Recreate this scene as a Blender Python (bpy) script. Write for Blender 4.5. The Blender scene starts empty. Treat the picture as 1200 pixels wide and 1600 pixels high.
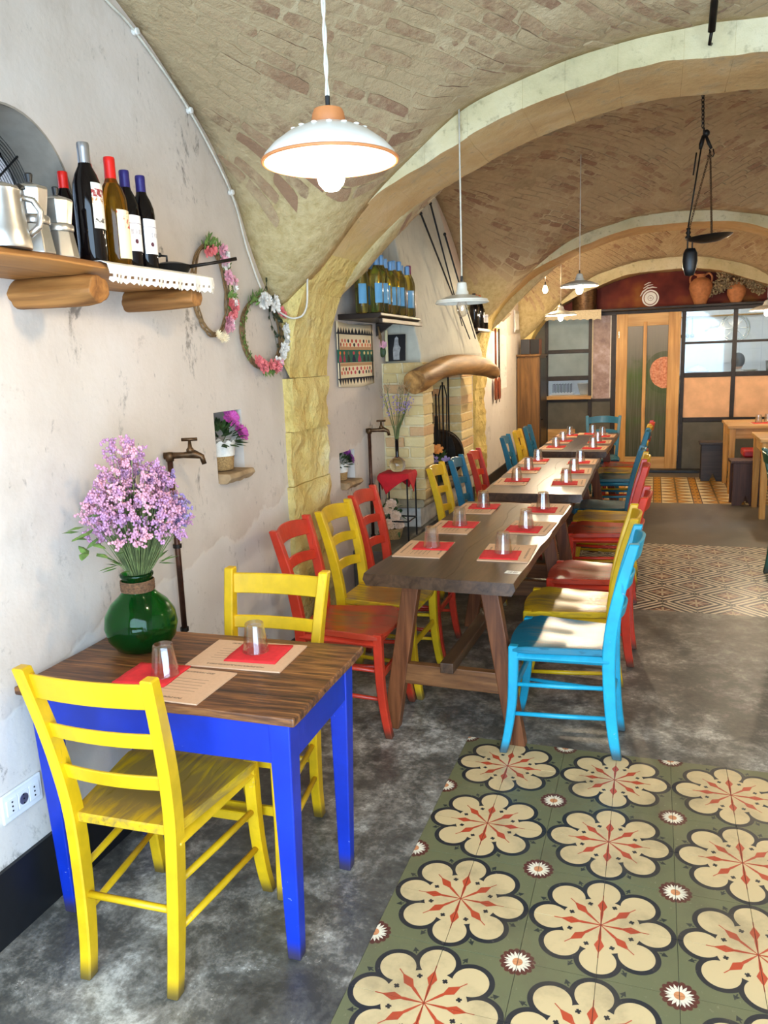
import bpy, bmesh, math, random
from mathutils import Vector, Matrix, noise as mnoise
random.seed(7)
PI = math.pi
S = bpy.context.scene
COL = S.collection

# ------------------------------------------------------------------ camera
cam_d = bpy.data.cameras.new('camera'); cam = bpy.data.objects.new('camera', cam_d); COL.objects.link(cam)
F_PX, YAW, PITCH, ROLL = 1227.5, 0.3325, 0.1901, 0.0363
fw = Vector((-math.sin(YAW)*math.cos(PITCH), math.cos(YAW)*math.cos(PITCH), -math.sin(PITCH)))
rt = Vector((math.cos(YAW), math.sin(YAW), 0)); dn = fw.cross(rt)
r2 = math.cos(ROLL)*rt + math.sin(ROLL)*dn; d2 = -math.sin(ROLL)*rt + math.cos(ROLL)*dn
cam.matrix_world = Matrix(((r2.x, -d2.x, -fw.x, 0.4982), (r2.y, -d2.y, -fw.y, -2.8092), (r2.z, -d2.z, -fw.z, 1.5672), (0, 0, 0, 1)))
cam_d.sensor_fit = 'VERTICAL'; cam_d.sensor_height = 36.0; cam_d.lens = F_PX/1600*36
cam_d.clip_start = 0.05; cam_d.clip_end = 100
S.camera = cam

# ------------------------------------------------------------------ world, daylight, exposure
SKY = 11.0                      # overcast daylight outside the street door and the lunette window
LAMP = 1.0                     # scale of all lamp bulbs
w = bpy.data.worlds.new('overcast_sky'); S.world = w; w.use_nodes = True
bg = w.node_tree.nodes['Background']; bg.inputs[0].default_value = (0.56, 0.77, 1.0, 1); bg.inputs[1].default_value = SKY
pd = bpy.data.lights.new('door_portal', 'AREA'); pd.shape = 'RECTANGLE'; pd.size = 3.3; pd.size_y = 2.6
pd.cycles.is_portal = True
po = bpy.data.objects.new('door_portal', pd); COL.objects.link(po)
po.location = (0.65, -3.38, 1.3); po.rotation_euler = (PI/2, 0, 0)
S.view_settings.view_transform = 'Standard'; S.view_settings.look = 'None'
S.view_settings.gamma = 1; S.view_settings.use_curve_mapping = False
S.view_settings.exposure = 0.2
S.cycles.max_bounces = 10; S.cycles.diffuse_bounces = 6; S.cycles.transmission_bounces = 8
S.cycles.sample_clamp_indirect = 6.0; S.cycles.caustics_reflective = False; S.cycles.caustics_refractive = False

# ------------------------------------------------------------------ node helpers
def lin(c):
    if isinstance(c, str):
        c = [int(c[i:i+2], 16)/255 for i in (0, 2, 4)]
        return tuple((x/12.92 if x <= .04045 else ((x+.055)/1.055)**2.4) for x in c) + (1,)
    return tuple(c[:3]) + (1,)
class X:
    """a scalar socket with arithmetic"""
    def __init__(s, c, k): s.c, s.k = c, k
    def _(s, op, *a): return s.c.math(op, s, *a)
    def __add__(s, o): return s._('ADD', o)
    __radd__ = __add__
    def __sub__(s, o): return s._('SUBTRACT', o)
    def __rsub__(s, o): return s.c.math('SUBTRACT', o, s)
    def __mul__(s, o): return s._('MULTIPLY', o)
    __rmul__ = __mul__
    def __truediv__(s, o): return s._('DIVIDE', o)
    def __lt__(s, o): return s._('LESS_THAN', o)
    def __gt__(s, o): return s._('GREATER_THAN', o)
    def abs(s): return s._('ABSOLUTE')
    def min(s, o): return s._('MINIMUM', o)
    def max(s, o): return s._('MAXIMUM', o)
    def mod(s, o): return s._('FLOORED_MODULO', o)
    def sin(s): return s._('SINE')
    def cos(s): return s._('COSINE')
    def sqrt(s): return s._('SQRT')
    def floor(s): return s._('FLOOR')
    def pow(s, o): return s._('POWER', o)
    def step(s, a, b):
        n = s.c.t.nodes.new('ShaderNodeMapRange'); n.interpolation_type = 'SMOOTHSTEP'
        s.c.put(n.inputs[0], s); n.inputs[1].default_value = a; n.inputs[2].default_value = b
        return X(s.c, n.outputs[0])
class Ctx:
    def __init__(s, name):
        s.m = bpy.data.materials.new(name); s.m.use_nodes = True; s.t = s.m.node_tree; s.t.nodes.clear()
    def put(s, sock, v):
        if isinstance(v, X): s.t.links.new(v.k, sock)
        elif isinstance(v, bpy.types.NodeSocket): s.t.links.new(v, sock)
        else:
            if sock.type == 'RGBA': v = lin(v)
            sock.default_value = v
    def math(s, op, a, b=None, c=None):
        n = s.t.nodes.new('ShaderNodeMath'); n.operation = op
        s.put(n.inputs[0], a)
        if b is not None: s.put(n.inputs[1], b)
        if c is not None: s.put(n.inputs[2], c)
        return X(s, n.outputs[0])
    def obj(s): return s.t.nodes.new('ShaderNodeTexCoord').outputs['Object']
    def pos(s): return s.t.nodes.new('ShaderNodeNewGeometry').outputs['Position']
    def rand(s): return X(s, s.t.nodes.new('ShaderNodeObjectInfo').outputs['Random'])
    def island(s): return X(s, s.t.nodes.new('ShaderNodeNewGeometry').outputs['Random Per Island'])
    def sep(s, v):
        n = s.t.nodes.new('ShaderNodeSeparateXYZ'); s.put(n.inputs[0], v)
        return [X(s, o) for o in n.outputs]
    def comb(s, x, y, z=0):
        n = s.t.nodes.new('ShaderNodeCombineXYZ')
        for i, q in enumerate((x, y, z)): s.put(n.inputs[i], q)
        return n.outputs[0]
    def scale(s, v, sc, add=None):
        n = s.t.nodes.new('ShaderNodeVectorMath'); n.operation = 'MULTIPLY'; s.put(n.inputs[0], v); n.inputs[1].default_value = sc
        if add is None: return n.outputs[0]
        k = s.t.nodes.new('ShaderNodeVectorMath'); k.operation = 'ADD'; s.put(k.inputs[0], n.outputs[0]); s.put(k.inputs[1], add)
        return k.outputs[0]
    def noise(s, v, sc=5, det=4, rough=.55, dist=0):
        n = s.t.nodes.new('ShaderNodeTexNoise'); s.put(n.inputs['Vector'], v); n.inputs['Scale'].default_value = sc
        n.inputs['Detail'].default_value = det; n.inputs['Roughness'].default_value = rough; n.inputs['Distortion'].default_value = dist
        return X(s, n.outputs[0])
    def zpos(s): return s.sep(s.pos())[2]
    def vor(s, v, sc=5, feat='F1'):
        n = s.t.nodes.new('ShaderNodeTexVoronoi'); n.feature = feat; s.put(n.inputs['Vector'], v); n.inputs['Scale'].default_value = sc
        return X(s, n.outputs[0])
    def mix(s, f, a, b, mode='MIX'):
        n = s.t.nodes.new('ShaderNodeMix'); n.data_type = 'RGBA'; n.blend_type = mode
        s.put(n.inputs[0], f); s.put(n.inputs[6], a); s.put(n.inputs[7], b)
        return n.outputs[2]
    def ramp(s, f, stops):
        n = s.t.nodes.new('ShaderNodeValToRGB'); s.put(n.inputs[0], f); cr = n.color_ramp
        while len(cr.elements) < len(stops): cr.elements.new(.5)
        for e, (p, c) in zip(cr.elements, stops): e.position = p; e.color = lin(c)
        return n.outputs[0]
    def bump(s, h, st=.3, d=.01, nrm=None):
        n = s.t.nodes.new('ShaderNodeBump'); s.put(n.inputs['Height'], h); n.inputs['Strength'].default_value = st; n.inputs['Distance'].default_value = d
        if nrm is not None: s.put(n.inputs['Normal'], nrm)
        return n.outputs[0]
    def out(s, col, rough=.5, metal=0, nrm=None, **kw):
        b = s.t.nodes.new('ShaderNodeBsdfPrincipled'); o = s.t.nodes.new('ShaderNodeOutputMaterial')
        s.put(b.inputs['Base Color'], col); s.put(b.inputs['Roughness'], rough); s.put(b.inputs['Metallic'], metal)
        if nrm is not None: s.put(b.inputs['Normal'], nrm)
        for k, v in kw.items(): s.put(b.inputs[k], v)
        s.t.links.new(b.outputs[0], o.inputs[0]); s.b = b
        return s.m
def plain(name, col, rough=.5, metal=0, var=.12, sc=20, **kw):
    c = Ctx(name); n = c.noise(c.obj(), sc, 4)
    L = lin(col); D = tuple(x*(1-var*2) for x in L[:3])
    return c.out(c.mix(n.step(.3, .7), D, L), rough, metal, **kw)
def wood(name, dark, light, axis=0, rough=.5, sc=1.0, gl=.35, bump=.25):
    c = Ctx(name); st = [22*sc]*3; st[axis] = 1.6*sc
    v = c.scale(c.obj(), st, c.comb(c.rand()*13, c.rand()*7, c.rand()*5))
    a = c.noise(v, 1.0, 6, .6, 1.2); st2 = [90*sc]*3; st2[axis] = 3*sc
    b = c.noise(c.scale(c.obj(), st2), 1, 3)
    f = (a*.75 + b*.25)
    big = c.noise(c.obj(), 2.5*sc, 2)
    col = c.ramp(f, [(.32, dark), (.5, tuple((p+q)/2 for p, q in zip(lin(dark), lin(light)))), (.66, light)])
    col = c.mix(big.step(.35, .75)*.35, col, tuple(x*.45 for x in lin(dark)[:3]))
    return c.out(col, rough, nrm=c.bump(f, bump, .003), **{'Specular IOR Level': gl})
def paint(name, col, rough=.38, chip='C9B79A', wear=.5):
    c = Ctx(name); p = c.obj(); L = lin(col)
    n = c.noise(c.scale(p, (6, 6, 6), c.comb(c.rand()*9, 0, c.rand()*5)), 1, 5, .6)
    g = c.noise(p, 70, 3, .7); st = c.noise(c.scale(p, (60, 60, 9)), 1, 4)
    col1 = c.mix(n.step(.35, .7), tuple(x*.72 for x in L[:3]), L)
    col2 = c.mix((st*n).step(.36, .44)*wear, col1, tuple(x*.35 for x in L[:3]))
    col3 = c.mix((g*.6+n*.4).step(.655, .68)*wear, col2, chip)
    # scuffed dirt at the feet
    z = c.sep(p)[2]
    col4 = c.mix(((z*-1+.075)*12+n*.6).step(.45, 1.1)*.85, col3, '3A3020')
    return c.out(col4, rough, nrm=c.bump(st, .12, .002))

# ------------------------------------------------------------------ mesh helpers
class B:
    def __init__(s): s.v, s.f = [], []
    def add(s, vs, fs):
        k = len(s.v); s.v += [tuple(q) for q in vs]; s.f += [tuple(i+k for i in f) for f in fs]; return s
    def box(s, c, d, rot=None):
        x, y, z = d[0]/2, d[1]/2, d[2]/2
        vs = [Vector((a*x, b*y, e*z)) for e in (-1, 1) for b in (-1, 1) for a in (-1, 1)]
        if rot is not None: vs = [rot @ q for q in vs]
        c = Vector(c)
        return s.add([q+c for q in vs], [(0, 2, 3, 1), (4, 5, 7, 6), (0, 1, 5, 4), (2, 6, 7, 3), (0, 4, 6, 2), (1, 3, 7, 5)])
    def bb(s, x0, x1, y0, y1, z0, z1): return s.box(((x0+x1)/2, (y0+y1)/2, (z0+z1)/2), (x1-x0, y1-y0, z1-z0))
    def loft(s, rings, cap=True, close=False):
        n = len(rings[0]); vs = [q for r in rings for q in r]; fs = []
        m = len(rings)
        for i in range(m if close else m-1):
            j = (i+1) % m
            for k in range(n):
                l = (k+1) % n; fs.append((i*n+k, i*n+l, j*n+l, j*n+k))
        if cap and not close: fs += [tuple(reversed(range(n))), tuple(range((m-1)*n, m*n))]
        return s.add(vs, fs)
    def lathe(s, prof, n=24, loc=(0, 0, 0), cap=True, rot=None, wob=None):
        rings = []
        for r, z in prof:
            ring = []
            for k in range(n):
                a = 2*PI*k/n; rr = max(r, 1e-4)*(wob(a, z) if wob else 1)
                q = Vector((rr*math.cos(a), rr*math.sin(a), z))
                if rot is not None: q = rot @ q
                ring.append(q+Vector(loc))
            rings.append(ring)
        return s.loft(rings, cap)
    def tube(s, pts, r, n=8, cap=True, close=False, flat=1.0):
        pts = [Vector(p) for p in pts]; m = len(pts)
        rs = r if isinstance(r, (list, tuple)) else [r]*m
        rings = []; up = None
        for i, p in enumerate(pts):
            a = pts[(i-1) % m] if (close or i > 0) else p; b = pts[(i+1) % m] if (close or i < m-1) else p
            t = (b-a).normalized() if (b-a).length > 1e-9 else Vector((0, 0, 1))
            if up is None: up = Vector((0, 0, 1)) if abs(t.z) < .9 else Vector((1, 0, 0))
            u = (up - t*up.dot(t))
            u = u.normalized() if u.length > 1e-6 else t.orthogonal().normalized()
            w_ = t.cross(u); up = u
            rings.append([p + (u*math.cos(2*PI*k/n)*flat + w_*math.sin(2*PI*k/n))*rs[i] for k in range(n)])
        return s.loft(rings, cap, close)
    def prism(s, poly, axis, lo, hi):
        def mk(p, h):
            if axis == 'x': return (h, p[0], p[1])
            if axis == 'y': return (p[0], h, p[1])
            return (p[0], p[1], h)
        n = len(poly)
        vs = [mk(p, lo) for p in poly] + [mk(p, hi) for p in poly]
        fs = [tuple(range(n)), tuple(range(2*n-1, n-1, -1))] + [(i, i+n, (i+1) % n+n, (i+1) % n) for i in range(n)]
        return s.add(vs, fs)
    def ball(s, c, r, n=8, m=6, sc=(1, 1, 1)):
        rings = [[Vector(c)+Vector((r*sc[0]*math.sin(PI*(j+.02)/(m+.04))*math.cos(2*PI*k/n), r*sc[1]*math.sin(PI*(j+.02)/(m+.04))*math.sin(2*PI*k/n), -r*sc[2]*math.cos(PI*(j+.02)/(m+.04)))) for k in range(n)] for j in range(m+1)]
        return s.loft(rings)
    def xf(s, M):
        s.v = [tuple(M @ Vector(q)) for q in s.v]; return s
    def mesh(s, name, smooth=False, fix=True):
        me = bpy.data.meshes.new(name); me.from_pydata(s.v, [], s.f)
        if fix:
            bm = bmesh.new(); bm.from_mesh(me); bmesh.ops.recalc_face_normals(bm, faces=bm.faces); bm.to_mesh(me); bm.free()
        if smooth:
            me.polygons.foreach_set('use_smooth', [True]*len(me.polygons))
            if smooth is not True: me.set_sharp_from_angle(angle=math.radians(smooth))
        me.update(); return me
MATS = {}
def link(name, me, m=None, parent=None, loc=None, rot=None):
    o = bpy.data.objects.new(name, me); COL.objects.link(o)
    if me is not None and m is not None and not me.materials: me.materials.append(MATS[m] if isinstance(m, str) else m)
    if parent is not None: o.parent = parent
    if loc is not None: o.location = loc
    if rot is not None: o.rotation_euler = rot
    return o
def ob(name, b, m, parent=None, smooth=False, bev=0, loc=None, rot=None, seg=2):
    o = link(name, b.mesh(name, smooth), m, parent, loc, rot)
    if bev:
        md = o.modifiers.new('bevel', 'BEVEL'); md.width = bev; md.segments = seg; md.limit_method = 'ANGLE'; md.angle_limit = .6
        md.harden_normals = False
    return o
def tag(o, label, cat=None, group=None, kind=None):
    o['label'] = label
    if cat: o['category'] = cat
    if group: o['group'] = group
    if kind: o['kind'] = kind
    return o
def thing(name, label, cat, loc=(0, 0, 0), rz=0, group=None):
    o = link(name, None, None, None, loc, (0, 0, rz)); return tag(o, label, cat, group)
def struct(o, label=None):
    o['kind'] = 'structure'
    if label: o['label'] = label
    return o
def copytree(o, parent=None):
    c = o.copy(); COL.objects.link(c); c.parent = parent
    for ch in o.children: copytree(ch, c)
    return c
def interp(tab, x):
    if x <= tab[0][0]: return tab[0][1]
    for (a, p), (b, q) in zip(tab, tab[1:]):
        if x <= b: return p+(q-p)*(x-a)/(b-a)
    return tab[-1][1]
def catmull(pts, n=6):
    P = [Vector(p) for p in pts]; P = [P[0]*2-P[1]] + P + [P[-1]*2-P[-2]]; out = []
    for i in range(1, len(P)-2):
        a, b, c, d = P[i-1:i+3]
        for k in range(n):
            t = k/n; out.append(.5*((2*b)+(c-a)*t+(2*a-5*b+4*c-d)*t*t+(3*b-a-3*c+d)*t**3))
    out.append(P[-2]); return out
def boolean(o, cutters):
    for b in cutters:
        c = bpy.data.objects.new('cut', b.mesh('cut')); COL.objects.link(c)
        md = o.modifiers.new('cut', 'BOOLEAN'); md.operation = 'DIFFERENCE'; md.solver = 'EXACT'; md.object = c
    dg = bpy.context.evaluated_depsgraph_get(); me = bpy.data.meshes.new_from_object(o.evaluated_get(dg))
    cs = [m.object for m in o.modifiers]; o.modifiers.clear(); o.data = me
    for c in cs: bpy.data.objects.remove(c)
R3 = lambda ax, a: Matrix.Rotation(a, 3, ax)

# ------------------------------------------------------------------ materials
def mat(name):
    def deco(fn):
        c = Ctx(name); MATS[name] = fn(c) or c.m; return fn
    return deco

@mat('plaster')
def _(c):
    p = c.obj(); x, y, z = c.sep(p)
    a = c.noise(p, 1.3, 5, .6); b = c.noise(p, 3.0, 6, .65); f = c.noise(p, 14, 5, .6)
    col = c.ramp(a, [(.3, 'C2B5A8'), (.5, 'CFC3B6'), (.7, 'D8CDC2')])
    col = c.mix(b.step(.5, .68)*.5, col, 'BFB2A4')
    col = c.mix(c.noise(p, .9, 3).step(.48, .62)*.3, col, 'D9C8B8')
    # re-plastered lower band with a torn edge
    edge = (z + c.noise(p, 3.5, 4)*.34 + y*-.14)
    col = c.mix(edge.step(1.03, 1.0)*.55, col, 'DAD6D0')
    rim = (edge-1.015).abs()
    col = c.mix(rim.step(.012, .002)*.2, col, 'E8E0D2')
    # grey scuffs
    sv = c.scale(p, (4, 4.5, 2.2)); sc = c.noise(sv, 1.4, 6, .75, .6); sp = c.noise(c.scale(p, (34, 40, 18)), 1, 4, .7)
    col = c.mix(((sc*.72+sp*.28).step(.57, .67))*.75, col, '5E564E')
    st = c.noise(c.scale(p, (60, 60, 5)), 1, 4)
    col = c.mix((c.noise(p, 7, 6, .7)*.6+c.noise(p, 45, 4, .7)*.4).step(.57, .66)*.35, col, '8A8074')
    h = a*1.0+f*.2+b*.55-rim.step(.02, .0)*.1
    return c.out(col, .82, nrm=c.bump(h, .45, .02))
@mat('plaster_hood')
def _(c):
    p = c.obj(); a = c.noise(p, 2.2, 6, .65); st = c.noise(c.scale(p, (30, 30, 3)), 1, 4)
    col = c.ramp(a, [(.3, 'A9A697'), (.5, 'C4C0AE'), (.72, 'D3CDB9')])
    col = c.mix((st*a).step(.28, .4)*.4, col, '7F7B6B')
    return c.out(col, .85, nrm=c.bump(a+st*.2, .35, .015))
@mat('stone')
def _(c):
    p = c.obj(); a = c.noise(p, 3, 6, .62); v = c.vor(p, 9); f = c.noise(p, 26, 5, .6)
    col = c.ramp(a+c.rand()*.12, [(.3, 'B89A52'), (.5, 'D4BA6C'), (.68, 'E0CB84'), (.8, 'E6D8A4')])
    col = c.mix(f.step(.58, .75)*.35, col, '8E7746')
    return c.out(col, .85, nrm=c.bump(a*1.4+v*.4+f*.4, 1.0, .05))
@mat('stone_arch')
def _(c):
    p = c.obj(); a = c.noise(p, 2.2, 6, .6); f = c.noise(p, 20, 6, .65)
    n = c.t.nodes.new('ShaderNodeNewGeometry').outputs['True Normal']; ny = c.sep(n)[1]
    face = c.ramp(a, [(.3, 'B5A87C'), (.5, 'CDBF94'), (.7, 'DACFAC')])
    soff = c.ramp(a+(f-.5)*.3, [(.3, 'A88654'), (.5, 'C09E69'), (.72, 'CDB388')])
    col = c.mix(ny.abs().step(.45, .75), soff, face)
    col = c.mix(f.step(.56, .70)*.5, col, '8A7C58')
    col = c.mix(c.noise(p, 5, 6, .7).step(.52, .68)*.45, col, '9A8E70')
    col = c.mix((c.zpos()+(a-.5)*.35).step(2.3, 1.95), col, c.ramp(a, [(.3, 'B89A52'), (.5, 'D0B66C'), (.7, 'DCC888')]))
    return c.out(col, .85, nrm=c.bump(a+f*.5, .6, .025))
@mat('vault_mortar')
def _(c):
    p = c.obj(); a = c.noise(p, 2.2, 6, .62); f = c.noise(p, 24, 5, .65)
    col = c.ramp(a*.7+f*.3, [(.32, '9A8562'), (.5, 'B39D78'), (.68, 'C8B692')])
    col = c.mix((c.zpos()+(a-.5)*.5).step(2.45, 2.1), col, c.ramp(f, [(.3, 'A8935F'), (.6, 'C2AF80')]))
    return c.out(col, .9, nrm=c.bump(f+a*.6+c.noise(p, 70, 4, .7)*.5, .6, .02))
@mat('vault_brick')
def _(c):
    p = c.pos(); r = c.island(); q = c.rand(); a = c.noise(p, 2.0, 5, .6); f = c.noise(p, 28, 5, .65)
    t = (r+q)._('FRACT')
    col = c.ramp(t*.75+f*.25, [(.1, '7E6248'), (.32, '94785A'), (.52, 'A68A6A'), (.72, '9A7A5C'), (.95, '86604A')])
    lime = (a*.62+f*.38)
    col = c.mix((lime-(t-.33)*.13).step(.36, .52)*.88, col, 'B7A07A')
    return c.out(col, .9, nrm=c.bump(f+c.noise(p, 80, 4, .7)*.7, .8, .012))
@mat('brick')
def _(c):
    p = c.obj(); r = c.rand(); f = c.noise(c.pos(), 22, 5, .65)
    col = c.ramp(r*.8+f*.2, [(.1, 'C0A068'), (.35, 'D2BA80'), (.6, 'DCC994'), (.82, 'CFA878'), (.95, 'C07C50')])
    return c.out(c.mix(f.step(.55, .7)*.4, col, 'E3D6B2'), .88, nrm=c.bump(f, .7, .01))
@mat('lime_mortar')
def _(c):
    p = c.obj(); f = c.noise(p, 26, 5)
    return c.out(c.ramp(f, [(.3, 'CDBD92'), (.7, 'E2D6B0')]), .9, nrm=c.bump(f, .6, .01))
@mat('concrete')
def _(c):
    p = c.obj(); x, y, z = c.sep(p)
    a = c.noise(p, 1.6, 6, .7, .4); b = c.noise(p, 6, 8, .75, .3); f = c.noise(p, 40, 5, .7)
    m = a*.5+b*.5
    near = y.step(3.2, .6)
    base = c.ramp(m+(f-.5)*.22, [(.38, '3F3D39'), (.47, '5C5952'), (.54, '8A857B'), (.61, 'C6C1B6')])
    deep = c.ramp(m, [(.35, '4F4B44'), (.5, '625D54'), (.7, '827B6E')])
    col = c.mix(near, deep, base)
    sp = c.noise(p, 90, 3, .8)
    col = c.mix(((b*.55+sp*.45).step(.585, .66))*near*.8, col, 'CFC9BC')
    rough = c.math('MULTIPLY_ADD', m, .45, .2)
    return c.out(col, rough, nrm=c.bump(b+f*.25, .12, .008))
def grime(c, col, amt=.35):
    p = c.pos(); a = c.noise(p, 5, 6, .65); f = c.noise(p, 60, 3, .7)
    col = c.mix(a.step(.45, .75)*amt, col, '5A5040')
    return c.mix(f.step(.62, .75)*amt*.5, col, 'C9BEA0')
@mat('tile_flower')
def _(c):
    # quarter of a blossom round the local origin corner, quarter of a daisy at (.2, .2)
    x, y, z = c.sep(c.obj())
    r = (x*x+y*y).sqrt(); th = c.math('ARCTAN2', y, x)
    k = PI/4
    a = ((th+k/2).mod(k)-k/2)
    px = r*a.cos(); py = (r*a.sin()).abs()
    lobe = ((px-.137)*(px-.137)+py*py).sqrt()-.0475
    d = lobe.min(r-.1075)
    col = c.mix((d < .0145), '6C6C4C', '282A2E')
    col = c.mix((d < 0), col, 'D2B888')
    wd = (.0135-(px-.080).abs()*.45).max((.0045-(px-.05).abs()*.07).max(.0015))
    col = c.mix((py < wd)*(px < .128)*(d < 0), col, 'B9482B')
    # clover marks between the petals
    b = (th.mod(k)-k/2); qx = (r*b.cos()-.088).abs(); qy = (r*b.sin()).abs()
    cl = ((qx < .0075)*(qy < .0032)).max((qx < .0032)*(qy < .0075))
    col = c.mix(cl, col, '26262A')
    # small darts outside the petals
    ex = r*b.cos()-.183; ey = (r*b.sin()).abs()
    dart = (ex > -.008)*(ex < .008)*(ey < (.008-ex)*.55)
    col = c.mix(dart.max((ex > -.016)*(ex < -.007)*(ey < .0018)), col, '2F3330')
    # daisy
    u = .2-x; v = .2-y; s = (u*u+v*v).sqrt(); ps = c.math('ARCTAN2', v, u)
    g = ((ps.mod(PI/8)-PI/16)*(16/PI)).abs()
    col = c.mix((s < (.0475-g*g*.006)), col, '5B2F27')
    h = ((ps+PI/18).mod(PI/9)-PI/18).abs()*s
    wpet = ((.0375-s)*.35).min(.0036)
    col = c.mix((h < wpet)*(s < .037), col, 'EADFC4')
    col = c.mix((s < .0135), col, 'D08B5B')
    return c.out(grime(c, col, .45), .38, nrm=c.bump(c.noise(c.pos(), 30, 4), .05, .004))
@mat('tile_diamond')
def _(c):
    x, y, z = c.sep(c.obj())
    s0 = (x+y); s = s0.min(.4-s0); t = (s/.2); far = (s0 > .2)
    u = (x-y).abs(); e = x.max(y); mn = x.min(y)
    line = ((t*3.4+.25).mod(1.0) > .48)
    col = c.mix(line, 'D9CDB4', '16110F')
    corner = (u > .165)
    col = c.mix(corner*(((u*45).mod(1.0)) > .5), col, '16110F')
    lx = x*(1-far)+(.2-x)*far; ly = y*(1-far)+(.2-y)*far
    inner = (t < .46)
    col = c.mix(inner, col, 'CDBE9F')
    col = c.mix((t < .40)*(lx.min(ly) > .006)*((lx-ly).abs() > .008), col, '7A4A38')
    col = c.mix((t > .40)*(t < .47), col, '2F2926')
    return c.out(grime(c, col, .3), .33)
@mat('tile_gold')
def _(c):
    x, y, z = c.sep(c.obj())
    stripe = (x < .042)
    yy = (y*5).mod(1.0); tri = (yy-.5).abs()*2
    xx = (x-.05)/.15
    col = c.mix((tri > xx), 'B98427', 'E2CFA2')
    col = c.mix(((tri-xx).abs() < .11), col, '4A3318')
    col = c.mix(((x-.196).abs() < .006), col, '6F5526')
    col = c.mix(stripe, col, 'C58A1E')
    dot = ((x-.022).abs() < .012)*((yy-.5).abs() < .18)
    col = c.mix(dot, col, '7E4E1B')
    col = c.mix(((x-.042).abs() < .005), col, '3F2A16')
    return c.out(grime(c, col, .3), .35)
@mat('grout')
def _(c): return c.out(c.ramp(c.noise(c.obj(), 8, 4), [(.3, '4A463C'), (.7, '7A7363')]), .9)
@mat('old_wood_top')
def _(c):
    p = c.obj(); v = c.scale(p, (2.2, 30, 30)); a = c.noise(v, 1, 6, .62, 1.6); b = c.noise(c.scale(p, (7, 120, 60)), 1, 4, .6)
    big = c.noise(p, 4, 4)
    f = a*.62+b*.38
    col = c.ramp(f, [(.36, '24120A'), (.46, '52301A'), (.54, '7A4C28'), (.64, 'A06C3A')])
    col = c.mix(big.step(.5, .72)*.5, col, '3B2312')
    return c.out(col, .42, nrm=c.bump(f, .35, .003))
MATS['walnut'] = wood('walnut', '2E1E12', '5E4430', 1, .28, 1, .5, .15)
MATS['walnut_edge'] = wood('walnut_edge', '2A1C12', '5A3F2B', 1, .42, 1, .4, .4)
MATS['trestle_wood'] = wood('trestle_wood', '4A2511', '8A5330', 2, .4, 1)
MATS['rail_wood'] = wood('rail_wood', '4A2915', '8F6038', 0, .42, 1)
MATS['log_wood'] = wood('log_wood', '5A3212', 'C08648', 0, .6, .6, .3, .9)
MATS['slab_wood'] = wood('slab_wood', '6B431F', 'BC8448', 1, .5, .7, .35, .3)
MATS['driftwood'] = wood('driftwood', '5A3410', 'CC9A58', 1, .5, .45, .4, 1.0)
MATS['pine'] = wood('pine', 'A8742E', 'D9A75C', 2, .42, .7)
MATS['pine_flat'] = wood('pine_flat', 'A8793C', 'DDB273', 0, .45, .7)
MATS['cabinet_wood'] = wood('cabinet_wood', '4E3314', '8C6430', 2, .4, .6)
MATS['dark_wood'] = wood('dark_wood', '1C1512', '40332A', 0, .4, 1)
MATS['stool_wood'] = wood('stool_wood', '2E1A14', '5C3A2C', 2, .4, 1)
MATS['mahogany'] = wood('mahogany', '5A2410', '9A4A24', 2, .4, 1)
MATS['yellow_paint'] = paint('yellow_paint', 'E6B814')
MATS['red_paint'] = paint('red_paint', 'D23A22', .3)
MATS['teal_paint'] = paint('teal_paint', '1B6E8C', .33)
MATS['cyan_paint'] = paint('cyan_paint', '1FA9CC', .35)
MATS['green_paint'] = paint('green_paint', '1E5A44', .35)
MATS['blue_paint'] = paint('blue_paint', '0A30AC', .38, 'B8C4DA', .35)
def seatmat(n, pc, wd, a=.5):
    c = Ctx(n); p = c.obj(); x, y, z = c.sep(p)
    g = c.noise(c.scale(p, (4, 26, 26), c.comb(c.rand()*9, c.rand()*5, 0)), 1, 6, .65, .8)
    rr = ((x-.0)*(x-.0)*1.0+y*y).sqrt()
    w_ = (g*.8+(.2-rr)*1.6)
    col = c.mix(w_.step(a-.12, a+.12), pc, wd)
    col = c.mix(c.noise(c.scale(p, (6, 90, 90)), 1, 3).step(.6, .75)*.6, col, tuple(q*.3 for q in lin(pc)[:3]))
    MATS[n] = c.out(col, .27, nrm=c.bump(g, .15, .002))
seatmat('yellow_seat', 'CFA51E', '927638', .45); seatmat('red_seat', 'B03A22', '8A4A2C', .55)
seatmat('teal_seat', '17505F', '33525A', .6); seatmat('cyan_seat', '1B7088', '5F7A78', .55); seatmat('green_seat', '1E5A44', '3A5B48', .6)
MATS['black_paint'] = plain('black_paint', '14161A', .45)
MATS['white_trim'] = plain('white_trim', 'D8D2C6', .6)
MATS['iron'] = plain('iron', '2A241E', .5, .7, .2, 30)
MATS['brass_old'] = plain('brass_old', '6B5138', .42, .8, .25, 40)
MATS['copper_pipe'] = plain('copper_pipe', '5A3A2C', .45, .7, .25, 30)
MATS['alu'] = plain('alu', 'C9C6C0', .3, .9, .1, 12)
MATS['steel'] = plain('steel', 'B8B8B4', .25, 1.0, .08, 15)
MATS['rust_pan'] = plain('rust_pan', '4A3624', .5, .5, .25, 18)
MATS['black_iron'] = plain('black_iron', '17181A', .4, .3)
MATS['cable_white'] = plain('cable_white', 'D9D3C3', .6)
MATS['porcelain'] = plain('porcelain', 'E4E1D8', .25, 0, .04)
MATS['enamel'] = plain('enamel', 'D6D2C4', .35, 0, .05)
MATS['terracotta'] = plain('terracotta', 'B87748', .75, 0, .15, 25)
MATS['terra_rim'] = plain('terra_rim', 'C27A45', .6, 0, .08)
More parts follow.
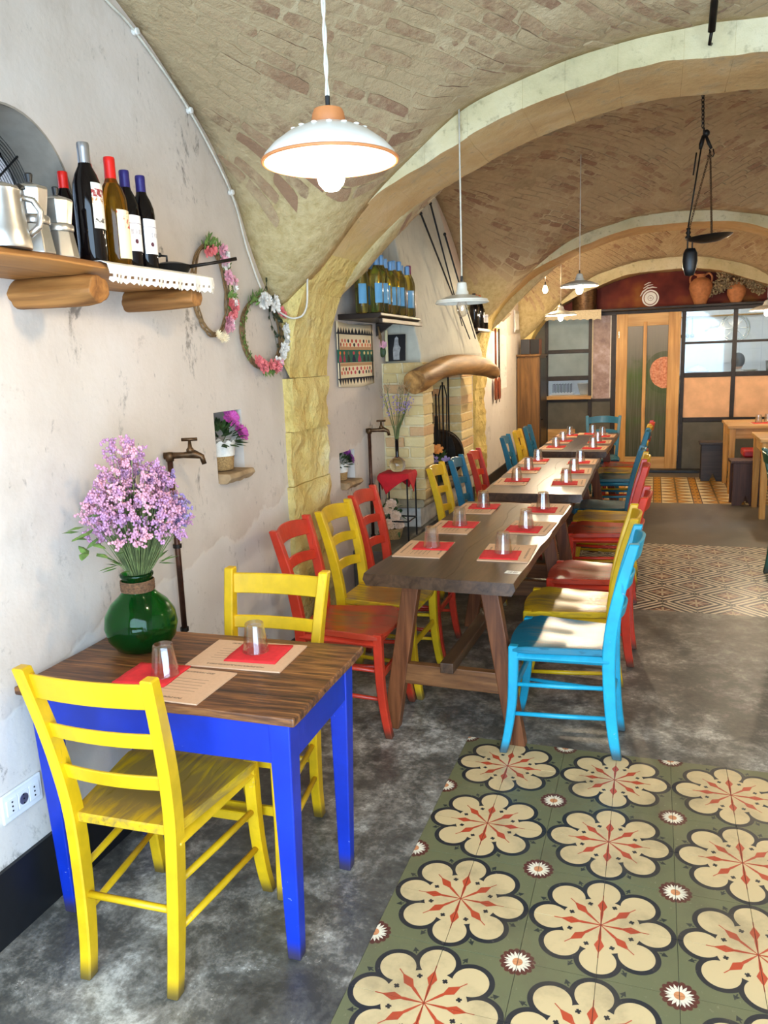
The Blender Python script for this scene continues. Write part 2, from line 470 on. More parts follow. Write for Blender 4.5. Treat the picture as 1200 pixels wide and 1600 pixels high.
MATS['napkin_red'] = plain('napkin_red', 'E02A2E', .9, 0, .06, 60)
MATS['cloth_red'] = plain('cloth_red', 'C21622', .9, 0, .1, 30)
MATS['seat_red'] = plain('seat_red', 'A81820', .35, 0, .08)
MATS['leaf'] = plain('leaf', '3F5A2C', .55, 0, .3, 30)
MATS['leaf_light'] = plain('leaf_light', '6E8F45', .55, 0, .25, 30)
MATS['ivy'] = plain('ivy', '26331F', .5, 0, .2, 30)
MATS['stem'] = plain('stem', '6E7A45', .7, 0, .25, 40)
MATS['twig'] = plain('twig', '8A6A42', .8, 0, .25, 60)
MATS['dry_brush'] = plain('dry_brush', 'B5A078', .9, 0, .3, 40)
for n, h in (('petal_pink', 'E5A6B4'), ('petal_coral', 'E2787A'), ('petal_white', 'ECE8E0'), ('petal_cream', 'EAD9B4'), ('petal_magenta', 'C24FA6'), ('petal_purple', '8A3A8E'), ('petal_lilac', 'A78FC0'), ('petal_mauve', 'C48EB0'), ('petal_rose', 'CF94AA'), ('petal_orange', 'D8873A'), ('rose_pale', 'E8C9AE')):
    MATS[n] = plain(n, h, .7, 0, .12, 60)
MATS['burlap'] = plain('burlap', 'B8935E', .95, 0, .25, 150)
MATS['lace'] = plain('lace', 'E9E4D8', .9, 0, .06, 80)
MATS['lace_beige'] = plain('lace_beige', 'CDBE9E', .9, 0, .1, 60)
MATS['cord_brown'] = plain('cord_brown', '7A5638', .9, 0, .3, 120)
MATS['candle'] = plain('candle', 'D9CDA0', .5, 0, .05)
MATS['rock'] = plain('rock', 'B99A72', .9, 0, .25, 12)
MATS['slab_stone'] = plain('slab_stone', 'A79878', .8, 0, .25, 9)
MATS['reveal_shade'] = plain('reveal_shade', 'A4998A', .85, 0, .15, 9)  # darker grey that stands in for shade inside the lunette opening
MATS['ledge'] = plain('ledge', '6E6A60', .7, 0, .2, 8)
MATS['socket'] = plain('socket', 'E2E4E6', .35, 0, .03)
MATS['black_plastic'] = plain('black_plastic', '121214', .5)
MATS['speaker_wood'] = plain('speaker_wood', '7A4527', .5, 0, .2)
MATS['peach'] = plain('peach', 'E6B48A', .75, 0, .1, 6)
MATS['grey_panel'] = plain('grey_panel', '57544A', .7, 0, .15, 5)
MATS['frame_iron'] = plain('frame_iron', '2B211C', .5, .4, .25, 14)
MATS['kitchen_white'] = plain('kitchen_white', 'E4E8EC', .4, 0, .05, 4)
MATS['kitchen_tile'] = plain('kitchen_tile', 'EEF0F2', .25, 0, .03, 6)
MATS['hair'] = plain('hair', '17110D', .6, 0, .3, 60)
MATS['skin'] = plain('skin', 'C79A7C', .6, 0, .08, 20)
MATS['shirt'] = plain('shirt', 'C9CDD6', .8, 0, .08, 20)
MATS['trousers'] = plain('trousers', '2A2E38', .8, 0, .1, 20)
MATS['paper_white'] = plain('paper_white', 'EDEAE2', .7, 0, .03)
MATS['photo_black'] = plain('photo_black', '17181A', .35)
MATS['statue_grey'] = plain('statue_grey', 'A9A9A6', .5, 0, .2, 40)
def thin(c, tint, base, edge, solid=0.0):
    # thin clear glass: see-through with a fresnel gloss
    t = c.t; a = t.nodes.new('ShaderNodeBsdfTransparent'); a.inputs[0].default_value = lin(tint); g = t.nodes.new('ShaderNodeBsdfGlossy'); g.inputs['Roughness'].default_value = .03
    lw = t.nodes.new('ShaderNodeLayerWeight'); lw.inputs[0].default_value = .35; f = (X(c, lw.outputs['Facing']).pow(2.5)*edge*.75+base).min(1.0)
    m = t.nodes.new('ShaderNodeMixShader'); o = t.nodes.new('ShaderNodeOutputMaterial'); c.put(m.inputs[0], f)
    t.links.new(a.outputs[0], m.inputs[1]); t.links.new(g.outputs[0], m.inputs[2])
    gl = t.nodes.new('ShaderNodeBsdfGlass'); gl.inputs['IOR'].default_value = 1.4; gl.inputs['Roughness'].default_value = .01; m2 = t.nodes.new('ShaderNodeMixShader'); m2.inputs[0].default_value = solid
    t.links.new(m.outputs[0], m2.inputs[1]); t.links.new(gl.outputs[0], m2.inputs[2]); t.links.new(m2.outputs[0], o.inputs[0])
@mat('glass')
def _(c): return thin(c, (.97, .98, .98), .10, 1.2, .2)
@mat('pane')
def _(c): return thin(c, (.95, .98, .98), .05, .5)
@mat('pane_frosted')
def _(c): return c.out(c.ramp(c.noise(c.obj(), 5, 4), [(.3, 'B4BEB4'), (.7, 'D6DED4')]), .35, **{'Transmission Weight': .7, 'IOR': 1.1})
def bottle_glass(n, col, tr=.9):
    c = Ctx(n); MATS[n] = c.out(col, .06, **{'Transmission Weight': tr, 'IOR': 1.3, 'Specular IOR Level': .7})
bottle_glass('glass_clear', (.96, .93, .88), 1.0); bottle_glass('glass_green', '2A9A3C', .95); bottle_glass('glass_amber', 'C98A22', .9); bottle_glass('glass_wine', '0A0708', 0); bottle_glass('glass_yellow', 'F6EC9E', .97)
MATS['foil_red'] = plain('foil_red', 'D81E16', .3, .1, .05); MATS['foil_navy'] = plain('foil_navy', '2A2468', .35, .2, .05)
MATS['foil_silver'] = plain('foil_silver', 'B9BCC2', .28, .9, .05); MATS['foil_blue'] = plain('foil_blue', '6E9CC8', .4, .2, .05); MATS['foil_plum'] = plain('foil_plum', '7A2A5A', .4, .2, .05)
MATS['foil_copper'] = plain('foil_copper', 'B9673A', .35, .4, .05); MATS['foil_black'] = plain('foil_black', '15131A', .4, .1, .05)
MATS['label_blue'] = plain('label_blue', '5E9CC0', .6, 0, .06)
@mat('label_white')
def _(c):
    x, y, z = c.sep(c.obj()); col = c.mix(((z-.14).abs() < .001), 'E8E4E4', '9A9498')
    col = c.mix(((z-.115).abs() < .007)*(((y*90).mod(1.0)-.5).abs() < .28)*((z*420).mod(1.0) > .45), col, '8A8288')
    return c.out(c.mix((((y+.018)*(y+.018)+(z-.085)*(z-.085)*.6).sqrt() < .0055), col, '4A1A2A'), .6)
@mat('label_cream')
def _(c):
    p = c.obj(); x, y, z = c.sep(p)
    n = c.noise(c.scale(p, (30, 60, 26)), 1, 3, .6, 1.5)
    box = ((z-.135).abs() < .03)
    return c.out(c.mix((n.step(.53, .56))*box, 'E6DCB4', 'C03A24'), .6)
@mat('label_print')
def _(c):
    p = c.obj(); x, y, z = c.sep(p)
    n = c.noise(c.scale(p, (50, 90, 90)), 1, 3, .6, 1.0)
    top = (z > .165)*(z < .185)
    col = c.mix(top*n.step(.4, .55), 'DCD8CC', '8E2A2E')
    col = c.mix((z > .148)*(z < .163)*n.step(.45, .6), col, 'A8743A')
    return c.out(c.mix((z > .10)*(z < .112)*n.step(.48, .55), col, '55504A'), .6)
@mat('placemat')
def _(c):
    # kraft mat: one ruled block and a heading in small unreadable print
    x, y, z = c.sep(c.obj())
    ln = (((x+.02)*55).mod(1.0) < .12)*(x > -.055)*(x < .05)*((y-.0).abs() < .1)
    t = c.noise(c.scale(c.obj(), (160, 320, 1)), 1, 1)
    hd = (((x+.083).abs() < .0045).max(((x-.083).abs() < .0045)))*((y).abs() < .09)*t.step(.42, .5)
    col = c.mix(ln.max(hd)*.75, 'D9B08C', '5A4636')
    f = c.noise(c.obj(), 120, 3)
    return c.out(c.mix(f.step(.4, .7)*.12, col, 'A9825E'), .7)
@mat('runner_print')
def _(c):
    # woven wall hanging: bands of motifs, local x across (-.5..  .5), z up (-.5.. .5) in units of its size
    p = c.obj(); x, y, z = c.sep(p)
    u = (x/.62)+.5; v = (z/.36)+.5
    col = c.mix((u > -9), 'DDCBA8', 'E3D2AE')
    teeth = (((u*13).mod(1.0)-.5).abs()*2)
    top = (v-.86)/.09; bot = (.14-v)/.09
    col = c.mix((top > 0)*(top < 1)*(teeth < (1-top)), col, '14101A')
    col = c.mix((bot > 0)*(bot < 1)*(teeth < (1-bot)), col, '14101A')
    fr = (((u-.5).abs() > .45)*(((u-.5).abs() < .485))).max((((v-.5).abs() > .34)*((v-.5).abs() < .36)))
    col = c.mix(fr*((v-.5).abs() < .37), col, '17131C')
    # two rows of small shields at top and bottom
    for v0 in (.74, .68, .30, .24):
        off = .5 if v0 in (.68, .24) else 0
        k = (u*11+off); cu = (k.mod(1.0)-.5)/.24; cv = (v-v0)/.03
        rnd = c.noise(c.comb(k.floor()*3.7, v0*40, 0), 1, 0)
        cc = c.ramp(rnd, [(.38, '17141E'), (.46, 'B9362E'), (.54, 'D8743A'), (.62, 'C24A52')])
        col = c.mix(((cu*cu+cv*cv) < 1)*((u-.5).abs() < .43), col, cc)
    col = c.mix(((v-.625).abs() < .025).max((v-.37).abs() < .025)*((u-.5).abs() < .44), col, 'B58A62')
    mid = ((v-.5).abs() < .1)
    col = c.mix(mid, col, '1F5A46')
    k = u*8; cu = (k.mod(1.0)-.5).abs(); rn = c.noise(c.comb(k.floor()*5.1, 3, 0), 1, 0)
    fig = (cu < (.42-(v-.42)*3.2).min(.3))*(v > .41)*(v < .52)
    col = c.mix(fig, col, c.ramp(rn, [(.4, '141A38'), (.48, 'B93A56'), (.55, '3A3420'), (.62, '17241E')]))
    hd = ((cu*cu*.02+(v-.55)*(v-.55)) < .0007)
    col = c.mix(hd*(cu < .2), col, c.ramp(rn, [(.4, 'B9404A'), (.5, 'D8863A'), (.58, '1A1624'), (.64, 'D8C88A')]))
    return c.out(col, .95, nrm=c.bump(c.noise(p, 160, 2), .3, .002))
@mat('header_panel')
def _(c):
    p = c.obj(); a = c.noise(p, 2.2, 3); x, y, z = c.sep(p)
    return c.out(c.ramp(a, [(.35, '4A1610'), (.5, '63251A'), (.62, '7A3E1C'), (.75, '8F6226')]), .6, **{'Specular IOR Level': .15})
@mat('mauve_plaster')
def _(c):
    p = c.obj(); a = c.noise(p, 8, 6, .65)
    return c.out(c.ramp(a, [(.3, '6A5048'), (.5, '8E746C'), (.7, 'B5A09C')]), .5, nrm=c.bump(a, .5, .01))
@mat('door_glass')
def _(c):
    # painted door pane: blurred foliage with one big orange blossom
    p = c.obj(); x, y, z = c.sep(p)
    st = c.noise(c.scale(p, (60, 60, 2)), 1, 3); a = c.noise(p, 4, 4)
    col = c.ramp(z/2.0, [(.1, '3E4030'), (.4, '4C4C38'), (.62, '4A5A2E'), (.72, '66645A'), (.95, '8A8680')])
    col = c.mix(a.step(.5, .7)*.6*((z > .4)*(z < 1.5)), col, '3E5426')
    d = ((x-.60)*(x-.60)*1.3+(z-1.27)*(z-1.27)).sqrt()
    col = c.mix((d < .27)*.6, col, '3A4A24'); col = c.mix((d < (.17+a*.06)), col, c.ramp(c.noise(p, 40, 3), [(.3, 'A85A38'), (.7, 'D99A78')]))
    return c.out(c.mix(st.step(.4, .7)*.2, col, '8A867A'), .45, **{'Specular IOR Level': .15})

@mat('pane_dimming')
def _(c): return c.out(c.ramp(c.noise(c.obj(), 6, 4), [(.3, (.26, .26, .28)), (.7, (.34, .33, .36))]), .55, **{'Transmission Weight': 1.0, 'IOR': 1.1})  # grey tint added to dim the bright sky behind the lunette

# ------------------------------------------------------------------ the room shell
XL, XR, XC = -1.18, 2.48, .65
YF, YB = -3.13, 8.2
# half profiles of the transverse arches, measured from the middle of the nave
INTR = [(0, 2.635), (.24, 2.632), (.4, 2.612), (.57, 2.581), (.73, 2.529), (.94, 2.451), (1.14, 2.372), (1.30, 2.29), (1.42, 2.2), (1.55, 2.09), (1.66, 1.95), (1.72, 1.83), (1.76, 1.70), (1.785, 1.58), (1.79, 1.5)]
EXTR = [(0, 2.752), (.24, 2.742), (.4, 2.722), (.675, 2.66), (.94, 2.567), (1.22, 2.37), (1.42, 2.19), (1.6, 2.0), (1.74, 1.88), (1.84, 1.80), (1.9, 1.75)]
ZS = 1.80
def A_of(x, dz=0): return interp(EXTR, abs(x-XC)) + dz
LUN = [(0, 2.90), (.3, 2.885), (.6, 2.82), (.85, 2.72), (1.05, 2.62), (1.28, 2.47), (1.48, 2.28), (1.60, 2.06), (1.72, 1.90), (1.82, 1.80), (2.2, 1.75)]
def smooth_tab(tab):
    P = catmull([(a, b, 0) for a, b in tab], 6); return [(p.x, p.y) for p in P]
INTR_S, EXTR, LUN = smooth_tab(INTR), smooth_tab(EXTR), smooth_tab(LUN)
def vault_z(x, y, y0, y1, dz=0):
    yc = (y0+y1)/2; k = 1.82/((y1-y0)/2)
    L = max(interp(LUN, abs(y-yc)*k)-ZS, 0); A = max(interp(EXTR, abs(x-XC))-ZS, 0)
    return ZS + (L**2.6 + A**2.6)**(1/2.6) + dz
BAYS = [(YF, .63, 0), (1.09, 4.85, 0), (5.30, 7.86, -.06)]
ceilings = []
for bi, (y0, y1, dz) in enumerate(BAYS):
    nx, ny = 60, 56; vs = []; fs = []
    for j in range(ny+1):
        for i in range(nx+1):
            x = XL-.01+(XR-XL+.02)*i/nx; y = y0-.02+(y1-y0+.04)*j/ny
            vs.append((x, y, vault_z(min(max(x, XL), XR), min(max(y, y0), y1), y0, y1, dz)+.008*mnoise.noise((x*5, y*5, bi))))
    for j in range(ny):
        for i in range(nx):
            k = j*(nx+1)+i; fs.append((k, k+1, k+nx+2, k+nx+1))
    b = B(); b.add(vs, fs)
    o = ob('ceiling', b, 'vault_mortar', smooth=True)
    md = o.modifiers.new('thickness', 'SOLIDIFY'); md.thickness = .12; md.offset = 1
    struct(o, ['limewashed brick vault over the front bay', 'brown brick vault over the middle bay', 'warm lit brick vault over the back bay'][bi]); ceilings.append(o)

# bricks of the vaults: diagonal courses in each quadrant, each brick a low block on the curved mortar bed
def vault_bricks(bi, keep):
    y0, y1, dz = BAYS[bi]; yc = (y0+y1)/2; rnd = random.Random(40+bi)
    ang = math.radians(38); recs = []
    def P(x, y): return Vector((x, y, vault_z(x, y, y0, y1, dz)))
    for sx in (-1, 1):
        for sy in (-1, 1):
            hx, hy = (XR-XL)/2, (y1-y0)/2
            # quadrant coordinates p (from middle outwards in x), q (outwards in y); course direction
            ux, uy = -math.sin(ang), math.cos(ang); vx, vy = math.cos(ang), math.sin(ang)
            v = 0.0; row = 0
            while v < hx*vx+hy*vy:
                # plan step that keeps the course height even on the steep haunches
                p, q = min(v*vx*1.0, hx-.05), min(v*vy*1.0, hy-.05)
                e = .04; za = vault_z(XC+sx*p, yc+sy*q, y0, y1, dz); zb = vault_z(XC+sx*(p+e*vx), yc+sy*(q+e*vy), y0, y1, dz)
                sl = abs(za-zb)/e; dv = .052/math.sqrt(1+min(sl, 2.5)**2)
                u = -hx-rnd.random()*.25
                while u < hy+hx:
                    L = .19*rnd.uniform(.55, 1.25); g = .007
                    cs = []
                    for (a, bb_) in ((u+g, v+.2*g), (u+L, v+.2*g), (u+L, v+dv-.9*g), (u+g, v+dv-.9*g)):
                        a += rnd.uniform(-.009, .009); bb_ += rnd.uniform(-.005, .005)
                        p, q = a*ux+bb_*vx, a*uy+bb_*vy; cs.append((p, q))
                    u += L+g
                    if sum(0 <= p <= hx-.004 and 0 <= q <= hy-.004 for p, q in cs) >= 3:
                        cs = [(min(max(p, 0), hx-.004), min(max(q, 0), hy-.004)) for p, q in cs]
                        zm = vault_z(XC+sx*cs[0][0], yc+sy*cs[0][1], y0, y1, dz)
                        if rnd.random() < .06+.94*max(0, min(1, (2.34-zm)/.25)): continue
                        h = rnd.uniform(.0018, .0072); grid = []
                        for jj in range(3):
                            for ii in range(5):
                                s_, t_ = ii/4, jj/2
                                # worn, rounded outline: corners pulled in, edges wavering
                                edge = (ii in (0, 4)) + (jj in (0, 2))
                                if edge == 2: s_ += .025*(1 if ii == 0 else -1); t_ += .06*(1 if jj == 0 else -1)
                                p = (cs[0][0]*(1-s_)+cs[1][0]*s_)*(1-t_)+(cs[3][0]*(1-s_)+cs[2][0]*s_)*t_; q = (cs[0][1]*(1-s_)+cs[1][1]*s_)*(1-t_)+(cs[3][1]*(1-s_)+cs[2][1]*s_)*t_
                                p += rnd.uniform(-.003, .003); q += rnd.uniform(-.003, .003)
                                p = min(max(p, 0), hx-.002); q = min(max(q, 0), hy-.002)
                                grid.append((P(XC+sx*p, yc+sy*q), edge))
                        n = (grid[4][0]-grid[0][0]).cross(grid[10][0]-grid[0][0]).normalized()
                        if n.z > 0: n = -n
                        mid = grid[7][0]
                        if (grid[9][0]-grid[5][0]).length > .26 or mid.z < 2.22+dz: continue
                        top = [g_+n*(h*(1.0, .8, .6)[e_]+rnd.uniform(-.0012, .0012)) for g_, e_ in grid]
                        per = [0, 1, 2, 3, 4, 9, 14, 13, 12, 11, 10, 5]
                        low = [grid[k_][0]-n*.012 for k_ in per]
                        recs.append((mid, top, low, sx*sy < 0))
                v += dv; row += 1
    camp = Vector((.4982, -2.8092, 1.5672)); fwd = fw
    def inview(m):
        d = m-camp; zz = d.dot(fwd)
        if zz < .1: return None
        px, py = 600+F_PX*d.dot(r2)/zz, 800+F_PX*d.dot(d2)/zz
        return zz if (-40 < px < 1240 and -40 < py < 560) else None
    vis = sorted([(inview(r[0]), k) for k, r in enumerate(recs) if inview(r[0])])
    pick = set(k for _, k in vis[:keep]); rest = B(); per = [0, 1, 2, 3, 4, 9, 14, 13, 12, 11, 10, 5]
    F = [(j*5+i, j*5+i+1, j*5+i+6, j*5+i+5) for j in range(2) for i in range(4)] + [(per[k], 15+k, 15+(k+1) % 12, per[(k+1) % 12]) for k in range(12)]
    FR = [tuple(reversed(f)) for f in F]
    for k, (m, low, hi, flip) in enumerate(recs):
        if k in pick:
            me = bpy.data.meshes.new('brick'); me.from_pydata([q-m for q in low+hi], [], F if flip else FR); me.materials.append(MATS['vault_brick'])
            me.polygons.foreach_set('use_smooth', [True]*len(me.polygons)); me.set_sharp_from_angle(angle=.55)
            o = bpy.data.objects.new('brick', me); COL.objects.link(o); o.location = m; o.parent = ceilings[bi]
        else: rest.add(low+hi, F if flip else FR)
    me = rest.mesh('bricks', 31, fix=False)
    o = link('bricks', me, 'vault_brick', ceilings[bi]); o['kind'] = 'stuff'
vault_bricks(0, 290); vault_bricks(1, 220); vault_bricks(2, 0)

# transverse arches, cut into rough voussoirs, each on two pilasters of yellow blocks
def half_ring(dz, dI=0):
    return [(a, z+dz+dI) for a, z in INTR_S]
def arch(name, y0, y1, dz, label, nv=11, jit=.006, seed=1, pil=True):
    root = link(name, None); struct(root, label); rnd = random.Random(seed)
    prof = [(XC-a, z+dz) for a, z in reversed(INTR_S)] + [(XC+a, z+dz) for a, z in INTR_S[1:]]
    # arc length split
    d = [0]
    for p, q in zip(prof, prof[1:]): d.append(d[-1]+math.hypot(q[0]-p[0], q[1]-p[1]))
    def at(s):
        for i in range(len(d)-1):
            if s <= d[i+1]+1e-9:
                t = (s-d[i])/(d[i+1]-d[i]); return (prof[i][0]+(prof[i+1][0]-prof[i][0])*t, prof[i][1]+(prof[i+1][1]-prof[i][1])*t)
        return prof[-1]
    cuts = [0]; nv2 = nv*2+1
    for i in range(nv2-1): cuts.append(d[-1]*(i+1+rnd.uniform(-.12, .12))/nv2)
    cuts.append(d[-1])
    for a, bb_ in zip(cuts, cuts[1:]):
        off = rnd.uniform(0, jit*.5); yo = rnd.uniform(-jit*.25, jit*.1); b = B(); rings = []
        n = 8
        for i in range(n+1):
            s = a+(bb_-a)*i/n; x, z = at(s); dx = abs(x-XC)
            ze = interp(EXTR, dx)+dz+.16 if dx < 1.72 else z+.2
            if dx > 1.5: ze = max(ze, z+.05)
            z += off*(1 if dx < 1.6 else 0); x += (off if x < XC else -off)*(1 if dx > 1.3 else 0)
            w1 = .006*mnoise.noise((s*6, y0, 1)); w2 = .014*mnoise.noise((s*3, y1, 2))+.005*mnoise.noise((s*13, y1, 5))
            if dx > 1.6: xo = XL-.05 if x < XC else XR+.05
            else: xo = x
            low = z < 2.0
            def sf(yy, k_):
                m_ = .009*mnoise.noise((s*5, yy*7, k_))+.004*mnoise.noise((s*19, yy*19, k_)); return Vector((x+(m_*2 if low else 0)*(1 if x < XC else -1), yy, z+(0 if low else m_)))
            rings.append([Vector((x, y0+yo+w1, z+w2))]+[sf(y0+(y1-y0)*q_/6, seed) for q_ in range(1, 6)]+[Vector((x, y1-yo+w1, z+.6*w2)), Vector((xo, y1-yo, ze)), Vector((xo, y0+yo, ze))])
        b.loft(rings)
        ob('voussoir', b, 'stone' if at((a+bb_)/2)[1]-dz < 1.98 else 'stone_arch', root, smooth=50, bev=.0012, seg=1)
    if pil:
        for sgn in (-1, 1):
            z = 0; zt = 1.5+dz
            hs = [.36, .3, .33, .27, .26]; tot = sum(hs)
            for k, h in enumerate(hs):
                h = h/tot*zt; xi = (XL-.05) if sgn < 0 else (XR+.05)
                pr = .03+rnd.uniform(-.004, .006)+(.012 if k == len(hs)-1 else 0); xf = (XL+pr) if sgn < 0 else (XR-pr)
                yy0, yy1 = y0+rnd.uniform(-.012, .008), y1+rnd.uniform(-.008, .012); b = B()
                n = 14; rings = []
                for i in range(n+1):
                    zz = z+.0012+(h-.0024)*i/n; ring = []
                    for j in range(13):
                        yy = yy0+(yy1-yy0)*j/12; nn = .026*mnoise.noise((yy*6, zz*6, seed+sgn))+.012*mnoise.noise((yy*17, zz*17, seed))
                        ring.append(Vector((xf+(nn if sgn < 0 else -nn), yy+.022*mnoise.noise((zz*7, j, 3))*(j in (0, 12)), zz)))
                    ring += [Vector((xi, yy1, zz)), Vector((xi, yy0, zz))]
                    rings.append(ring)
                b.loft(rings); ob('stone_block', b, 'stone', root, smooth=60); z += h
    return root
arch('trim_1', .63, 1.09, 0, 'front stone arch across the room on a yellow stone pilaster', 11, .007, 3)
arch('trim_2', 4.85, 5.30, .02, 'second stone arch halfway down the room', 9, .006, 8)
arch('trim_3', 7.86, 8.30, -.09, 'pale stone arch over the back partition', 9, .005, 5)

# left wall with the niches and the lunette window cut through it
b = B(); b.bb(XL-.42, XL, YF-.25, 10.6, -.02, 3.4)
wl = ob('wall_left', b, 'plaster'); struct(wl, 'uneven cream plaster wall with grey scuffs along the left side')
cut = []
b = B(); b.bb(XL-.17, XL+.1, -.012, .215, 1.095, 1.385); cut.append(b)
b = B(); b.bb(XL-.15, XL+.1, 1.31, 1.545, .85, 1.06); cut.append(b)
b = B(); b.bb(XL-.1, XL+.1, 6.25, 6.75, 1.2, 2.02); cut.append(b)
lc = (-.955, 2.053); lr = .232
poly = [(lc[0]+lr*math.cos(PI*k/24), lc[1]+lr*math.sin(PI*k/24)) for k in range(25)] + [(lc[0]-lr, 1.85), (lc[0]+lr, 1.85)]
b = B(); b.prism(poly, 'x', XL-.6, XL+.1); cut.append(b)
boolean(wl, cut)
# right wall, end walls, kitchen shell
b = B(); b.bb(XR, XR+.3, YF-.25, 10.6, -.02, 3.4); struct(ob('wall_right', b, 'plaster'), 'plaster wall along the right side of the room')
b = B(); b.bb(XL-.42, XC-1.55, YF-.25, YF, 0, 3.4); b.bb(XC+1.55, XR+.3, YF-.25, YF, 0, 3.4); b.bb(XC-1.55, XC+1.55, YF-.25, YF, 2.55, 3.4)
struct(ob('wall_front', b, 'plaster'), 'plaster wall round the wide street doorway')
b = B(); b.bb(XL, XR, 10.3, 10.5, 0, 3.2)
wk = ob('wall_back', b, 'kitchen_white'); struct(wk, 'white kitchen wall behind the glazed partition')
tm = B().box((0, 0, 0), (.292, .012, .192)).mesh('wall_tile')
for i in range(9):
    for j in range(8):
        o = link('wall_tile', tm, 'kitchen_tile', wk, (.15+i*.3-.1, 10.296, 1.05+j*.2)); 
b = B(); b.bb(XL, XR, 8.35, 10.5, 2.62, 2.8); struct(ob('ceiling', b, 'kitchen_white'), 'flat white ceiling of the kitchen')

# floor: concrete screed with three sunken panels of cement tiles
PAN = [(-.2, 1.6, -2.6, .2), (-.21, 1.79, 2.1, 3.9), (-.23, 1.77, 5.8, 7.6)]
b = B(); ys = [YF-.6, -2.6, .2, 2.1, 3.9, 5.8, 7.6, 10.6]
for i, (a, e) in enumerate(zip(ys, ys[1:])):
    n = 4
    xs = [(XL-.3, XR+.2)] if i % 2 == 0 else [(XL-.3, PAN[i//2][0]), (PAN[i//2][1], XR+.2)]
    for x0, x1 in xs: b.bb(x0, x1, a, e, -.06, 0)
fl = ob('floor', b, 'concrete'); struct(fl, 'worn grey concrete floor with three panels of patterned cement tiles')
for x0, x1, y0, y1 in PAN:
    b = B(); b.bb(x0-.01, x1+.01, y0-.01, y1+.01, -.06, -.0035); g = ob('tile_bed', b, 'grout', fl)
def tile_mesh(n, m):
    me = B().bb(.0008, .1992, .0008, .1992, -.012, 0).mesh(n); me.materials.append(MATS[m]); return me
ft, dt, gt = tile_mesh('flower_tile', 'tile_flower'), tile_mesh('diamond_tile', 'tile_diamond'), tile_mesh('gold_tile', 'tile_gold')
rnd = random.Random(5)
def lay(me, name, x, y, q):
    # q: which corner of the cell carries the tile's local origin (0 = low x low y, turning anticlockwise)
    cx, cy = [(0, 0), (.2, 0), (.2, .2), (0, .2)][q]
    o = link(name, me, None, fl, (x+cx, y+cy, rnd.uniform(-.0006, .0003)), (0, 0, q*PI/2))
for i in range(9):
    for j in range(14):
        x = -.2+.2*i; y = -2.6+.2*j
        # blossom centres at even cells: x in {0,.4,..}, y in {0,-.4,..}
        cx = 1 if i % 2 == 0 else 0; cy = 1 if j % 2 == 0 else 0
        lay(ft, 'flower_tile', x, y, {(0, 0): 0, (1, 0): 1, (1, 1): 2, (0, 1): 3}[(cx, cy)])
for i in range(10):
    for j in range(9):
        x = -.21+.2*i; y = 2.1+.2*j
        lay(dt, 'diamond_tile', x, y, (i+j) % 2)
for i in range(10):
    for j in range(9):
        x = -.23+.2*i; y = 5.8+.2*j
        o = link('gold_tile', gt, None, fl, (x if i % 2 == 0 else x+.2, y, 0)); o.scale.x = 1 if i % 2 == 0 else -1
# black painted skirting
b = B(); b.bb(XL, XL+.012, YF, .60, 0, .215); struct(ob('baseboard_left', b, 'black_paint'), 'black painted skirting along the left wall')
b = B(); b.bb(XL, XL+.012, 3.7, 4.82, 0, .3); struct(ob('baseboard_left', b, 'black_paint'), 'black painted skirting beyond the fireplace')
b = B(); b.bb(XL, XL+.012, 5.33, 7.4, 0, .3); struct(ob('baseboard_left', b, 'black_paint'), 'black painted skirting beside the wooden cupboard')

# lunette window: wire guard and pane deep in the opening
w1 = link('window_1', None); struct(w1, 'arched lunette window with a round wire guard high in the left wall')
xw = XL-.14; cw = (-.955, 2.053)
b = B(); b.prism([(cw[0]+.24*math.cos(2*PI*k/40), cw[1]+.24*math.sin(2*PI*k/40)) for k in range(40)], 'x', xw-.06, xw-.05); ob('pane', b, 'pane_dimming', w1)
rings = []
for xx in (xw-.04, XL+.002):
    rings.append([Vector((xx, cw[0]+(.2335-q)*math.cos(a), cw[1]+(.2335-q)*math.sin(a))) for q, seq in ((0, range(-14, 39)), (.007, range(38, -15, -1))) for a in [PI*k/24 for k in seq]])
ob('reveal', B().loft(rings), 'reveal_shade', w1, smooth=50)  # added lining, shade of the opening put into its grey colour
b = B()
for k in range(1, 23):
    r = .0103*k; b.tube([(xw, cw[0]+r*math.cos(2*PI*i/40), cw[1]+r*math.sin(2*PI*i/40)) for i in range(40)], .0013, 4, close=True)
ob('wire_ring', b, 'black_iron', w1)
for k in range(6):
    a = PI*k/6+.2; b = B(); b.tube([(xw+.006, cw[0]+.23*math.cos(a), cw[1]+.23*math.sin(a)), (xw+.006, cw[0]-.23*math.cos(a), cw[1]-.23*math.sin(a))], .0035, 6); ob('spoke', b, 'black_iron', w1)

# hearth ledge
b = B(); b.bb(XL, -.93, 1.45, 3.62, 0, .46); struct(ob('hearth_ledge', b, 'ledge', bev=.01), 'low dark concrete ledge along the wall under the fireplace')

